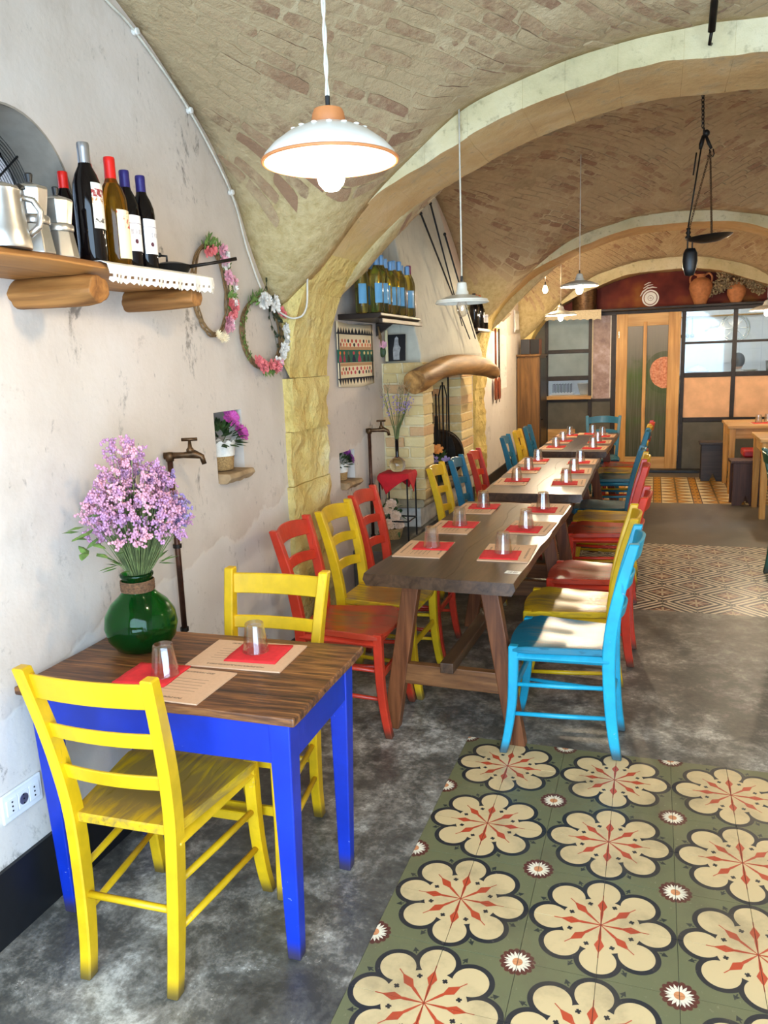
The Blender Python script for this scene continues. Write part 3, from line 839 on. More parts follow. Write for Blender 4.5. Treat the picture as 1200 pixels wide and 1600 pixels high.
# ------------------------------------------------------------------ chairs
def rect_path(pts, hx, hy):
    rings = []
    for i, p in enumerate(pts):
        a = hx[i] if isinstance(hx, (list, tuple)) else hx; c = hy[i] if isinstance(hy, (list, tuple)) else hy
        rings.append([Vector((p[0]+sx*a, p[1]+sy*c, p[2])) for sx, sy in ((-1, -1), (1, -1), (1, 1), (-1, 1))])
    return rings
def make_chair(bow=.035, straight=False):
    """faces +x, origin on the floor under the seat"""
    P = {}; parts = []
    pz = [(0, -.215, .130), (.10, -.198, .132), (.25, -.184, .138), (.44, -.178, .147), (.58, -.192, .156), (.72, -.220, .165), (.88, -.262, .176)]
    for s in (-1, 1):
        pts = catmull([(x, s*y, z) for z, x, y in pz], 3)
        b = B().loft(rect_path(pts, [.018+.006*math.sin(PI*min(1, q.z/.9)) for q in pts], .0165)); parts.append(('rear_post', b, 'p', 0, .004))
        fz = [(0, .222, .188), (.08, .205, .182), (.2, .189, .178), (.33, .183, .176), (.452, .181, .176)]
        pts = catmull([(x, s*y, z) for z, x, y in fz], 3)
        b = B().loft(rect_path(pts, [.0155+.004*min(1, q.z/.4) for q in pts], .0175)); parts.append(('front_leg', b, 'p', 0, .004))
    def slat(z, h, arch_, th=.011):
        wy = interp([(0, .13), (.44, .147), (.88, .176)], z)-.012; x0 = interp([(.44, -.178), (.58, -.192), (.72, -.22), (.88, -.262)], z)
        rings = []
        for i in range(13):
            t = -1+i/6; x = x0-bow*(1-t*t); zt = z+h/2+arch_*(1-t*t); zb = z-h/2+arch_*.5*(1-t*t); lean = -.22*h
            rings.append([Vector((x-th/2-lean/2, t*wy, zb)), Vector((x+th/2-lean/2, t*wy, zb)), Vector((x+th/2+lean/2, t*wy, zt)), Vector((x-th/2+lean/2, t*wy, zt))])
        return B().loft(rings)
    ar = .0 if straight else .012
    parts.append(('top_slat', slat(.828, .068, ar*1.3), 'p', 0, .003)); parts.append(('slat', slat(.70, .042, ar), 'p', 0, .003)); parts.append(('slat', slat(.578, .042, ar), 'p', 0, .003))
    # dished seat
    n = 12; vs = []; fs = []
    for lay_ in (0, 1):
        for i in range(n+1):
            for j in range(n+1):
                u = i/n; t = -1+2*j/n
                wy = .153+(.203-.153)*min(1, u*1.15); x = -.185+.385*u+(.028*(1-t*t)-.012 if u > .5 else 0)*(u-.5)*2
                y = t*wy*(1-.05*max(0, u-.8)*5*abs(t)**4)
                dish = .013*math.exp(-((u-.42)/.3)**2)*(1-.75*math.exp(-(t/.18)**2)*u)*(1-t**4)
                z = .457-dish-(.012*max(0, u-.85)/.15 if lay_ == 0 else 0)
                vs.append((x, y, z if lay_ == 0 else .428))
    N1 = (n+1)**2
    for i in range(n):
        for j in range(n):
            k = i*(n+1)+j; fs.append((k, k+n+1, k+n+2, k+1)); fs.append((N1+k, N1+k+1, N1+k+n+2, N1+k+n+1))
    for i in range(n):
        fs.append((i, i+1, N1+i+1, N1+i)); k = n*(n+1)+i; fs.append((k, N1+k, N1+k+1, k+1))
        k = i*(n+1); fs.append((k, N1+k, N1+k+n+1, k+n+1)); k = i*(n+1)+n; fs.append((k, k+n+1, N1+k+n+1, N1+k))
    parts.append(('seat', B().add(vs, fs), 's', 45, .004))
    for s in (-1, 1):
        b = B().tube([(-.18, s*.148, .408), (.18, s*.178, .408)], .019, 4, flat=1); parts.append(('seat_rail', b, 'p', 0, .003))
        for z in (.165, .29):
            b = B().tube([(-.19, s*.137, z+.004), (0, s*.157, z), (.19, s*.178, z)], [.0085, .0105, .0085], 8); parts.append(('rung', b, 'p', True, 0))
    b = B().bb(.17, .184, -.168, .168, .395, .43); parts.append(('front_rail', b, 'p', 0, .003))
    b = B().bb(.178, .192, -.168, .168, .245, .275); parts.append(('stretcher', b, 'p', 0, .003))
    b = B().tube([(-.188, -.135, .225), (-.188, .135, .225)], .0095, 8); parts.append(('rung', b, 'p', True, 0))
    return parts
CH = {k: [(n, b.mesh(n, sm), w_, bv) for n, b, w_, sm, bv in make_chair(*a)] for k, a in (('bowed', (.035, False)), ('plain', (.014, True)))}
for L_ in CH.values():
    for n, me, w_, bv in L_: me.materials.append(None)
def chair(kind, colour, x, y, rz, label, group):
    t = thing('dining_chair', label, 'chair', (x, y, 0), rz, group)
    for n, me, w_, bv in CH[kind]:
        o = link(n, me, None, t); o.material_slots[0].link = 'OBJECT'; o.material_slots[0].material = MATS[colour+('_seat' if w_ == 's' else '_paint')]
        if bv: md = o.modifiers.new('bevel', 'BEVEL'); md.width = bv; md.segments = 1; md.limit_method = 'ANGLE'; md.angle_limit = .7
    return t
G1, G2, G3 = 'chairs at the nearest trestle table', 'chairs at the middle trestle table', 'chairs at the farthest trestle table'
r_ = random.Random(3)
chair('plain', 'yellow', -.748, -1.146, PI/2+.03, 'yellow wooden chair nearest the camera, tucked under the blue table with its back to us', 'yellow chairs at the blue table')
chair('plain', 'yellow', -.700, -.728, -PI/2+.03, 'yellow wooden chair on the far side of the blue table', 'yellow chairs at the blue table')
for col, x, y, rz, lb, g in [
    ('red', -.745, .285, .03, 'red wooden chair nearest us on the wall side of the first trestle table', G1),
    ('yellow', -.715, .70, -.02, 'yellow wooden chair between two red ones on the wall side of the first trestle table', G1),
    ('red', -.73, 1.16, .02, 'red wooden chair at the far end of the wall side of the first trestle table', G1),
    ('yellow', -.59, 2.18, .03, 'yellow wooden chair first on the wall side of the middle trestle table', G2),
    ('teal', -.55, 2.59, .03, 'teal wooden chair second on the wall side of the middle trestle table', G2),
    ('red', -.51, 3.0, .03, 'red wooden chair last on the wall side of the middle trestle table', G2),
    ('teal', -.47, 4.10, .02, 'teal wooden chair first on the wall side of the farthest trestle table', G3),
    ('yellow', -.45, 4.62, .02, 'yellow wooden chair on the wall side of the farthest trestle table', G3),
    ('teal', -.42, 5.06, .02, 'teal wooden chair last on the wall side of the farthest trestle table', G3),
    ('cyan', .190, .295, PI-.02, 'bright sky blue wooden chair nearest us on the aisle side', G1),
    ('yellow', .172, .745, PI+.02, 'yellow wooden chair behind the sky blue one on the aisle side', G1),
    ('red', .215, 1.28, PI-.03, 'bright red wooden chair third on the aisle side of the first trestle table', G1),
    ('red', .20, 2.35, PI+.03, 'dark red wooden chair first on the aisle side of the middle trestle table', G2),
    ('yellow', .20, 2.76, PI, 'yellow wooden chair on the aisle side of the middle trestle table', G2),
    ('teal', .17, 3.18, PI, 'teal wooden chair last on the aisle side of the middle trestle table', G2),
    ('teal', .20, 4.60, PI, 'teal wooden chair first on the aisle side of the farthest trestle table', G3),
    ('yellow', .21, 5.02, PI, 'yellow wooden chair on the aisle side of the farthest trestle table', G3),
    ('red', .23, 5.43, PI, 'red wooden chair last on the aisle side of the farthest trestle table', G3),
    ('teal', -.02, 6.03, -PI/2, 'teal wooden chair at the head of the farthest trestle table by the door', G3)]:
    chair('bowed', col, x, y, rz, lb, g)
chair('bowed', 'green', 1.50, 3.0, 0, 'dark green wooden chair at the right edge of the picture', None).pop('group', None)

# ------------------------------------------------------------------ blue table
t = thing('side_table', 'small wooden table with royal blue painted legs and a worn brown top', 'table', (-.735, -.955, 0), .02)
b = B(); rr = random.Random(2); pts = []
for k in range(40):
    a = k/40
    for _ in (0,):
        s_ = a*4; e = int(s_); f = s_-e; cs = [(-.425, -.255), (.425, -.255), (.425, .255), (-.425, .255)]
        p, q = cs[e], cs[(e+1) % 4]; pts.append((p[0]+(q[0]-p[0])*f+rr.uniform(-.003, .003), p[1]+(q[1]-p[1])*f+rr.uniform(-.003, .003)))
b.prism(pts, 'z', .696, .72); ob('tabletop', b, 'old_wood_top', t, bev=.005)
for sx in (-1, 1):
    for sy in (-1, 1):
        b = B().loft(rect_path([(sx*.36, sy*.195, .0), (sx*.365, sy*.2, .5), (sx*.367, sy*.202, .696)], [.019, .027, .03], [.019, .027, .03])); ob('leg', b, 'blue_paint', t, bev=.004)
for sy in (-1, 1): b = B().bb(-.345, .345, sy*.215-.01, sy*.215+.01, .575, .695); ob('apron', b, 'blue_paint', t, bev=.003)
for sx in (-1, 1): b = B().bb(sx*.38-.01, sx*.38+.01, -.18, .18, .575, .695); ob('apron', b, 'blue_paint', t, bev=.003)

# ------------------------------------------------------------------ trestle tables
def trestle(loc, rz, length, width, label, seed, near, far):
    t = thing('trestle_table', label, 'table', loc, rz, 'long trestle tables in a row'); rr = random.Random(seed)
    hl, hw = length/2, width/2
    crack = [.02*math.sin(k*.7+seed)+.02+rr.uniform(-.006, .006) for k in range(17)]
    for s in (0, 1):
        b = B(); rings = []
        for k in range(17):
            y = -hl+length*k/16; c = crack[k]
            edge = hw+.012*mnoise.noise((k*.45, seed, s))
            x0, x1 = (-edge, c-.0006) if s == 0 else (c+.0006, edge)
            yy = y+(.01*rr.random() if k in (0, 16) else 0)
            o0 = .014 if s == 0 else 0; o1 = .014 if s == 1 else 0
            rings.append([Vector((x0+o0, yy, .69)), Vector((x1-o1, yy, .69)), Vector((x1, yy, .715)), Vector((x1-o1*.5, yy, .74)), Vector((x0+o0*.5, yy, .74)), Vector((x0, yy, .715))])
        b.loft(rings); ob('plank', b, 'walnut', t)
    for sy in (-1, 1):
        yc = -(hl-near) if sy < 0 else hl-far
        b = B().bb(-hw+.06, hw-.06, yc-.045, yc+.045, .65, .69); ob('crosspiece', b, 'rail_wood', t, bev=.004)
        for sx in (-1, 1):
            b = B().loft(rect_path([(sx*.275, yc, 0), (sx*.165, yc, .65)], .036, .024)); ob('leg', b, 'trestle_wood', t, bev=.004)
        b = B().bb(-.215, .215, yc-.02, yc+.02, .215, .305); ob('brace', b, 'rail_wood', t, bev=.004)
    b = B().bb(-.028, .028, -hl+.12, hl-.12, .305, .35); ob('stretcher', b, 'walnut_edge', t, bev=.004)
    return t
TT = [((-.245, .81, 0), -.035, 1.62, .615, 'nearest long dark wooden trestle table, with a barcode sticker on its top', 1, .2, .06),
      ((-.195, 2.80, 0), .0, 1.72, .62, 'middle long dark wooden trestle table, between the other two in the row', 2, .0, .12),
      ((-.155, 4.92, 0), -.02, 1.66, .62, 'farthest long dark wooden trestle table, in front of the wooden door', 3, .25, .07)]
for a in TT: trestle(*a)
stk = B().bb(-.03, .03, -.02, .02, 0, .0006)
c = Ctx('sticker'); x, y, z = c.sep(c.obj()); MATS['sticker'] = c.out(c.mix(((c.noise(c.comb(x*420, 0, 0), 1, 1) > .5))*((y).abs() < .012)*((x).abs() < .018), 'E6E6E2', '3A3A3A'), .5)
tag(ob('barcode_sticker', stk, 'sticker', loc=(.0, .145, .7406), rot=(0, 0, -.1)), 'white barcode sticker on the corner of the nearest trestle table', 'sticker')

# ------------------------------------------------------------------ place settings
gb = B().lathe([(.0, .0985), (.0235, .0985), (.0265, .096), (.0268, .088), (.037, .004), (.0375, .0), (.0352, .0), (.0345, .004), (.0248, .083), (.021, .088), (0, .088)], 20, cap=False, wob=lambda a, z: 1+.03*math.cos(10*a)*(1 if .02 < z < .09 else .1))
gb.v = [(x*1.04, y*1.04, z*.9) for x, y, z in gb.v]
GM = gb.mesh('glass', 12); GM.materials.append(MATS['glass'])
PM = B().bb(-.105, .105, -.148, .148, 0, .004).mesh('placemat'); PM.materials.append(MATS['placemat'])
def nap_mesh(seed):
    b = B(); n = 8; rr = random.Random(seed); vs = []; fs = []
    for i in range(n+1):
        for j in range(n+1): vs.append((-.08+.16*i/n+rr.uniform(-.001, .001), -.073+.146*j/n, .0035+.002*mnoise.noise((i*.6, j*.6, seed))))
    k = (n+1)**2; vs += [(x, y, 0) for x, y, z in vs]
    for i in range(n):
        for j in range(n):
            q = i*(n+1)+j; fs += [(q, q+n+1, q+n+2, q+1), (k+q, k+q+1, k+q+n+2, k+q+n+1)]
    for i in range(n):
        fs += [(i, i+1, k+i+1, k+i)]; q = n*(n+1)+i; fs += [(q, k+q, k+q+1, q+1)]; q = i*(n+1); fs += [(q, k+q, k+q+n+1, q+n+1)]; q += n; fs += [(q, q+n+1, k+q+n+1, k+q)]
    me = b.add(vs, fs).mesh('napkin', True); me.materials.append(MATS['napkin_red']); return me
NM = [nap_mesh(k) for k in range(3)]
def setting(origin, rz, mx, my, mr, nx, ny, nr, gx, gy, zt, where, grp, k=0):
    M = Matrix.Translation(origin) @ Matrix.Rotation(rz, 4, 'Z')
    def put(me, name, x, y, z, r, label, cat, g):
        p = M @ Vector((x, y, z)); tag(link(name, me, None, None, p, (0, 0, rz+r)), label, cat, g)
    put(PM, 'placemat', mx, my, zt+.0003, mr, 'kraft paper placemat '+where, 'placemat', 'placemats '+grp)
    put(NM[k % 3], 'napkin', nx, ny, zt+.0046, nr, 'red paper napkin '+where, 'napkin', 'napkins '+grp)
    put(GM, 'tumbler', gx, gy, zt+.0098, k*1.3, 'upturned glass tumbler '+where, 'glass', 'tumblers '+grp)
setting((-.735, -.955, 0), .02, .105+.01, .10, PI/2+.03, .06+.055+.03, .115, .05, .085+.045, .125, .72, 'on the far side of the blue table beside the green vase', 'on the blue table', 0)
setting((-.735, -.955, 0), .02, .0, -.135, PI/2-.02, -.08, -.10, .04, -.04, -.095, .72, 'on the near side of the blue table behind the yellow chair back', 'on the blue table', 1)
ORD = ['nearest', 'middle', 'farthest']
for ti, (loc, rz, ln, wd, *_) in enumerate(TT):
    nm = ['first trestle table', 'middle trestle table', 'farthest trestle table'][ti]; rr = random.Random(20+ti)
    for s in (-1, 1):
        ys = [[-.37, .10, .60], [-.36, .16, .66]][s > 0] if ti == 0 else [-.40+rr.uniform(-.02, .02), .12, .62]
        if ti == 2: ys = [-.55, -.05, .5]
        for k, y in enumerate(ys):
            side = 'wall side' if s < 0 else 'aisle side'
            a = rr.uniform(-.06, .06)
            nx, ny, nr = (s*.18+.02, y+.05, .04) if s < 0 else (s*.18-.015, y-.055, .03)
            setting(loc, rz, s*.185, y, a, nx, ny, nr+a, s*.165+(.005), y+(.03 if s < 0 else -.02), .74, f'at the {ORD[k]} place on the {side} of the {nm}', f'on the {nm}', k+ti)
setting((-.155, 4.92, 0), -.02, .05, .705, PI/2, .05, .70, 0, .05, .71, .74, 'at the head place of the farthest trestle table', 'on the farthest trestle table', 2)

# ------------------------------------------------------------------ flowers and leaves
def petal_fan(b, c, nrm, r, n=5, w_=.55, cup=.25, rnd=random):
    c = Vector(c); nrm = Vector(nrm).normalized(); u = nrm.orthogonal().normalized(); v = nrm.cross(u); a0 = rnd.random()*6
    for k in range(n):
        a = a0+2*PI*k/n; d = u*math.cos(a)+v*math.sin(a); s = nrm.cross(d)
        p = [c, c+d*r*.5+s*r*w_*.5+nrm*cup*r*.4, c+d*r*1.0+s*r*w_*.35+nrm*cup*r, c+d*r*1.05+nrm*cup*r*.8, c+d*r*1.0-s*r*w_*.35+nrm*cup*r, c+d*r*.5-s*r*w_*.5+nrm*cup*r*.4]
        b.add(p, [(0, 1, 2, 3), (0, 3, 4, 5)])
def leaf(b, c, d, l, w_, up=(0, 0, 1)):
    c, d = Vector(c), Vector(d).normalized(); s = d.cross(Vector(up)); s = s.normalized() if s.length > 1e-5 else d.orthogonal().normalized(); n = s.cross(d)
    b.add([c, c+d*l*.35+s*w_-n*w_*.2, c+d*l*.75+s*w_*.6-n*w_*.3, c+d*l-n*w_*.5, c+d*l*.75-s*w_*.6-n*w_*.3, c+d*l*.35-s*w_-n*w_*.2, c+d*l*.5+n*w_*.15], [(0, 1, 6), (1, 2, 6), (2, 3, 6), (3, 4, 6), (4, 5, 6), (5, 0, 6)])
def rv(rnd, z=(-1, 1)): 
    a = rnd.random()*2*PI; q = rnd.uniform(*z); return Vector((math.cos(a)*math.sqrt(max(0, 1-q*q)), math.sin(a)*math.sqrt(max(0, 1-q*q)), q))

# ------------------------------------------------------------------ shelf on log brackets with bottles and coffee pots
b = B(); rings = []; rs = random.Random(4)
for k in range(25):
    y = -1.70+1.29*k/24; f = k/24
    xf = -.905+.02*mnoise.noise((y*3, 0, 0))-.012*math.sin(y*4)
    if k > 21: xf -= (.0, .0, .022, .06, .11)[k-21+1] if k-21+1 < 5 else .11
    z1 = 1.858; z0 = 1.822+.006*mnoise.noise((y*4, 2, 0))
    rings.append([Vector((XL+.001, y, z0)), Vector((xf-.045, y, z0)), Vector((xf, y, z0+.018)), Vector((xf-.008, y, z1-.008)), Vector((xf-.02, y, z1)), Vector((XL+.001, y, z1))])
sh = thing('wall_shelf', 'thick live-edge wooden shelf on two round log brackets', 'shelf', (XL, -1.05, 1.858))
sh.location = (0, 0, 0)
ob('board', B().loft(rings), 'slab_wood', sh, smooth=35, bev=.004)
for y, r in ((-.50, .038), (-.985, .047)):
    b = B(); rings = []
    for k in range(9):
        x = XL-.02+.285*k/8; ring = []
        for i in range(22):
            a = 2*PI*i/22; rr = r*(1+.22*mnoise.noise((math.cos(a)*1.6, math.sin(a)*1.6, x*5+y))+.07*mnoise.noise((math.cos(a)*5, math.sin(a)*5, x*9+y)))*(.9 if k == 8 else 1)
            ring.append(Vector((x, y+rr*math.cos(a), 1.823-r*.86+rr*math.sin(a)*.86)))
        rings.append(ring)
    b.loft(rings); ob('log_bracket', b, 'log_wood', sh, smooth=50, bev=.003)
# lace runner over the front edge
b = B(); vs = []; fs = []; n, m = 44, 10
for i in range(n+1):
    y = -.945+.50*i/n; xf = -.905+.02*mnoise.noise((y*3, 0, 0))-.012*math.sin(y*4)
    for j in range(m+1):
        if j <= 4: x, z = XL+.10+(xf-.015-XL-.10)*j/4, 1.8605
        else:
            q = (j-4)/6; x = xf+.006+.006*math.sin(i*.8)*q; z = 1.8605-.05*q-(.007*(i % 2) if j == m else 0)
        vs.append((x, y+.004*math.sin(j), z))
for i in range(n):
    for j in range(m):
        if j == 8 and i % 2 == 0: continue
        k = i*(m+1)+j; fs.append((k, k+1, k+m+2, k+m+1))
o = ob('lace_runner', B().add(vs, fs), 'lace'); md = o.modifiers.new('t', 'SOLIDIFY'); md.thickness = .002; md.offset = 1
tag(o, 'white crocheted lace runner hanging over the edge of the log shelf', 'runner')
BP = [(0, 0), (.034, 0), (.0375, .006), (.0378, .18), (.036, .2), (.028, .225), (.018, .245), (.0145, .26), (.0142, .302), (.0, .302)]
BPS = [(0, 0), (.036, 0), (.0395, .006), (.040, .165), (.0385, .19), (.031, .215), (.02, .232), (.0155, .245), (.015, .30), (0, .30)]
LBL = {}
def bottle(x, y, z, glass, foil, lab, label, group, rz=0, s=1.0, prof=BP, fl_=.062, name='wine_bottle', lz=(.06, .15), law=1.15):
    key = (glass, foil, lab, id(prof), fl_, lz, law)
    t = thing(name, label, 'bottle', (x, y, z), rz, group); t.scale = (s, s, s)
    if key not in LBL:
        body = B().lathe(prof, 20).mesh('bottle', True)
        top = prof[-2][1]; cap = B().lathe([(.0, top+.002), (.0148, top+.002), (.0162, top-.003), (.0162, top-.012), (.0158, top-fl_*.35), (.0165, top-fl_), (.0150, top-fl_)], 18).mesh('foil_cap', 40)
        la = None
        if lab:
            r = prof[2][0]+.0012; vs = []; fs = []
            for i in range(13):
                a = -law+2*law*i/12
                vs += [(r*math.cos(a), r*math.sin(a), lz[0]), (r*math.cos(a), r*math.sin(a), lz[1])]
            for i in range(12): fs.append((2*i, 2*i+2, 2*i+3, 2*i+1))
            la = B().add(vs, fs).mesh('paper_label', True)
        LBL[key] = (body, cap, la)
        body.materials.append(MATS[glass]); cap.materials.append(MATS[foil])
        if la: la.materials.append(MATS[lab])
    body, cap, la = LBL[key]
    link('body', body, None, t); link('foil_cap', cap, None, t)
    if la: link('paper_label', la, None, t)
    return t
ZB = 1.8625; gw = 'wine bottles on the log shelf'
bottle(-.985, -.905, ZB, 'glass_wine', 'foil_silver', 'label_print', 'tall black wine bottle with a silver foil neck on the log shelf', gw, .5, 1.03, lz=(.085, .20))
bottle(-.985, -.797, ZB, 'glass_amber', 'foil_red', 'label_cream', 'amber bottle with a red wax neck in front on the log shelf', gw, .4, .99, BPS, .07, lz=(.02, .155))
bottle(-1.0, -.712, ZB, 'glass_wine', 'foil_navy', 'label_white', 'dark wine bottle with navy neck and white label beside the amber bottle', gw, .15, .93, lz=(.055, .165))
bottle(-1.0, -.634, ZB, 'glass_wine', 'foil_navy', 'label_white', 'dark navy-necked wine bottle at the right end of the log shelf row', gw, .15, .93, lz=(.055, .165))
bottle(-1.07, -.788, ZB, 'glass_amber', 'foil_red', 'label_cream', 'red-necked bottle half hidden behind the tall black bottle', gw, -.5, .97, BPS, .07, lz=(.02, .155))
bottle(-1.135, -.735, ZB, 'glass_wine', 'foil_navy', 'label_white', 'navy-necked bottle standing behind the amber one, near the wall', gw, -.5, .93, lz=(.055, .165))
bottle(-1.085, -.670, ZB, 'glass_wine', 'foil_black', None, 'black-necked bottle at the back, showing only its tip', gw, 0, .88)
bottle(-1.138, -.812, ZB, 'glass_wine', 'foil_red', None, 'dark red-necked bottle at the back beside the lunette window', gw, 0, .9)
# moka pots (octagonal) and coffee jug
def moka(x, y, z, s, label, rz, handle=True):
    t = thing('moka_pot', label, 'coffee pot', (x, y, z), rz, 'coffee pots on the log shelf'); t.scale = (s, s, s)
    ob('boiler', B().lathe([(0, 0), (.047, 0), (.048, .004), (.037, .072), (0, .072)], 8), 'alu', t, bev=.002)
    ob('collar', B().lathe([(0, .072), (.038, .072), (.040, .076), (.040, .088), (.037, .092), (0, .092)], 24), 'alu', t, smooth=40)
    ob('jug', B().lathe([(0, .092), (.034, .092), (.044, .155), (.042, .156), (0, .156)], 8), 'alu', t, bev=.002)
    ob('spout', B().add([(.036, -.014, .155), (.036, .014, .155), (.060, 0, .158), (.036, 0, .118)], [(0, 2, 1), (0, 3, 2), (1, 2, 3), (0, 1, 3)]), 'alu', t)
    lid = ob('lid', B().lathe([(.043, .156), (.041, .160), (.01, .170), (0, .171)], 8), 'alu', t)
    ob('knob', B().lathe([(0, .170), (.007, .170), (.010, .19), (.008, .193), (0, .193)], 10), 'black_plastic', t, smooth=40)
    if handle: ob('handle', B().tube([(-.038, 0, .150), (-.062, 0, .150), (-.074, 0, .138), (-.070, 0, .095)], [.007, .008, .009, .007], 8, flat=.8), 'black_plastic', t, smooth=True)
moka(-.975, -1.045, 1.8585, .92, 'small octagonal aluminium moka pot next to the black bottle', 2.2, False)
moka(-.975, -1.135, 1.8585, 1.0, 'octagonal aluminium moka pot with a black handle beside the coffee jug', 1.9)
t = thing('coffee_jug', 'tapered aluminium coffee jug at the left edge of the shelf', 'coffee pot', (-.965, -1.252, 1.8585), .9, 'coffee pots on the log shelf')
ob('body', B().lathe([(0, 0), (.062, 0), (.064, .006), (.058, .04), (.049, .125), (.05, .132), (.046, .132), (.045, .125), (0, .12)], 28), 'alu', t, smooth=40)
ob('lid', B().lathe([(.049, .132), (.045, .14), (.015, .15), (0, .151)], 24), 'alu', t, smooth=40)
ob('handle', B().tube([(.047, 0, .12), (.075, 0, .115), (.09, 0, .09), (.083, 0, .055), (.060, 0, .035)], [.007, .008, .008, .008, .008], 8), 'alu', t, smooth=True)
ob('knob', B().ball((0, 0, .158), .009), 'black_plastic', t, smooth=True)
# small iron pan
t = thing('frying_pan', 'small black iron pan with a long handle at the end of the shelf', 'pan', (-1.0, -.50, 1.8635), 0)
ob('bowl', B().lathe([(0, 0), (.045, 0), (.062, .03), (.064, .032), (.058, .032), (.044, .005), (0, .005)], 24), 'black_iron', t, smooth=40)
ob('lid', B().lathe([(.062, .033), (.03, .042), (0, .043)], 24), 'black_iron', t, smooth=40)
ob('handle', B().tube([(.055, .02, .028), (.11, .07, .04), (.17, .125, .055)], [.006, .005, .006], 6), 'iron', t, smooth=True)
ob('knob', B().tube([(-.01, -.01, .042), (-.01, -.01, .062), (-.028, -.02, .064)], .004, 6).ball((-.03, -.02, .066), .008), 'black_iron', t, smooth=True)

# ------------------------------------------------------------------ wreaths
def wreath(yc, zc, ry, rz_, seed, label, specs, vines):
    t = thing('flower_wreath', label, 'wreath', (0, 0, 0), 0, 'flower wreaths on the wall'); rr = random.Random(seed)
    x0 = XL+.018; b = B()
    for k in range(9):
        ph = rr.random()*6; b.tube([(x0+.006*math.sin(4*a+ph), yc+(ry+.009*math.sin(3*a+ph))*math.cos(a), zc+(rz_+.009*math.cos(3*a+ph))*math.sin(a)) for a in [2*PI*i/40 for i in range(40)]], .0032, 5, close=True)
    ob('twig_ring', b, 'twig', t, smooth=True)
    def at(a, dr=0): return Vector((x0+.012, yc+(ry+dr)*math.cos(a), zc+(rz_+dr)*math.sin(a)))
    for m, deg, r, cnt, np_ in specs:
        for k in range(cnt*2):
            a = math.radians(deg+rr.uniform(-16, 16)); p = at(a, rr.uniform(-.02, .02))+Vector((.012, 0, 0)); b = B()
            for q in range(3 if np_ < 9 else 1): petal_fan(b, p+Vector((.004*q, 0, 0)), Vector((1, rr.uniform(-.5, .3), rr.uniform(-.3, .4))), r*(1-.25*q), np_, .75 if np_ < 9 else .3, .3+.25*q, rr)
            ob('blossom', b, m, t); 
    b = B()
    for k in range(150):
        a = rr.choice(vines)+rr.uniform(-.35, .35); p = at(a, rr.uniform(-.02, .025)); d = Vector((.4, math.cos(a)+rr.uniform(-.8, .8), math.sin(a)+rr.uniform(-.8, .8))); leaf(b, p, d, rr.uniform(.018, .035), rr.uniform(.004, .008), (1, 0, 0))
    o = ob('leaves', b, 'leaf_light', t); o['kind'] = 'stuff'
    return t
D = math.radians
wreath(.01, 1.862, .125, .17, 11, 'larger loose wreath of twigs and pink and white flowers beside the shelf', [('petal_coral', 105, .022, 1, 5), ('petal_pink', 60, .024, 2, 5), ('petal_white', 40, .024, 2, 5), ('petal_cream', 22, .02, 1, 12), ('petal_pink', 20, .022, 2, 5), ('petal_white', 0, .022, 1, 5), ('petal_coral', -25, .023, 3, 5), ('petal_pink', -55, .023, 3, 5), ('petal_cream', -85, .02, 2, 12), ('petal_white', -45, .02, 1, 5)], [D(50), D(95), D(-20), D(10)])
w2 = wreath(.425, 1.705, .185, .15, 12, 'leafy wreath of pink and white flowers with trailing ivy near the pilaster', [('petal_white', 95, .03, 3, 6), ('petal_white', 60, .026, 2, 5), ('petal_coral', 35, .024, 1, 5), ('petal_white', 5, .022, 3, 5), ('petal_white', -20, .024, 3, 5), ('petal_white', -45, .024, 2, 5), ('petal_coral', -80, .026, 2, 5), ('petal_coral', -115, .028, 2, 5), ('petal_pink', -62, .024, 1, 5)], [D(130), D(100), D(160), D(-90), D(200), D(-70)])
b = B(); rr = random.Random(5)
for k in range(9):
    p0 = Vector((XL+.02, .50+rr.uniform(-.05, .1), 1.86+rr.uniform(-.05, .03))); q = p0.copy()
    pts = [q.copy()]
    for i in range(6): q = q+Vector((.002, rr.uniform(-.005, .03), rr.uniform(-.05, .0) if k > 2 else rr.uniform(0, .035))); pts.append(q.copy())
    b.tube(pts, .0015, 4)
    for p in pts[1:]: leaf(b, p, Vector((.3, rr.uniform(-1, 1), rr.uniform(-1, .2))), .028, .011, (1, 0, 0))
o = ob('ivy_trail', b, 'ivy', w2); o['kind'] = 'stuff'

# ------------------------------------------------------------------ electric cable clipped along the edge of the vault
t = thing('electric_cable', 'pale twisted cable clipped with porcelain knobs along the edge of the vault', 'cable')
cp = [(XL+.012, -.95, 2.868), (XL+.012, -.75, 2.80), (XL+.012, -.485, 2.714), (XL+.012, -.343, 2.672), (XL+.012, -.039, 2.508), (XL+.012, .236, 2.268), (XL+.014, .341, 2.056), (XL+.02, .464, 1.872), (XL+.05, .56, 1.80), (XL+.1, .605, 1.775), (-1.024, .612, 1.822), (-.989, .612, 2.046), (-.814, .612, 2.237), (-.741, .612, 2.323), (-.454, .612, 2.49), (-.295, .612, 2.578)]
cc = catmull(cp, 6); ob('cord', B().tube(cc, .0048, 6), 'cable_white', t, smooth=True)
for i in (3, 4, 5, 13, 14): b = B(); b.lathe([(0, 0), (.011, 0), (.012, .006), (.007, .010), (.012, .014), (.010, .02), (0, .021)], 12, rot=R3('Y', PI/2) if i < 9 else R3('X', PI/2), loc=(Vector(cp[i])-Vector((.008, 0, 0)) if i < 9 else Vector(cp[i])+Vector((0, .012, 0)))); ob('porcelain_knob', b, 'porcelain', t, smooth=40)

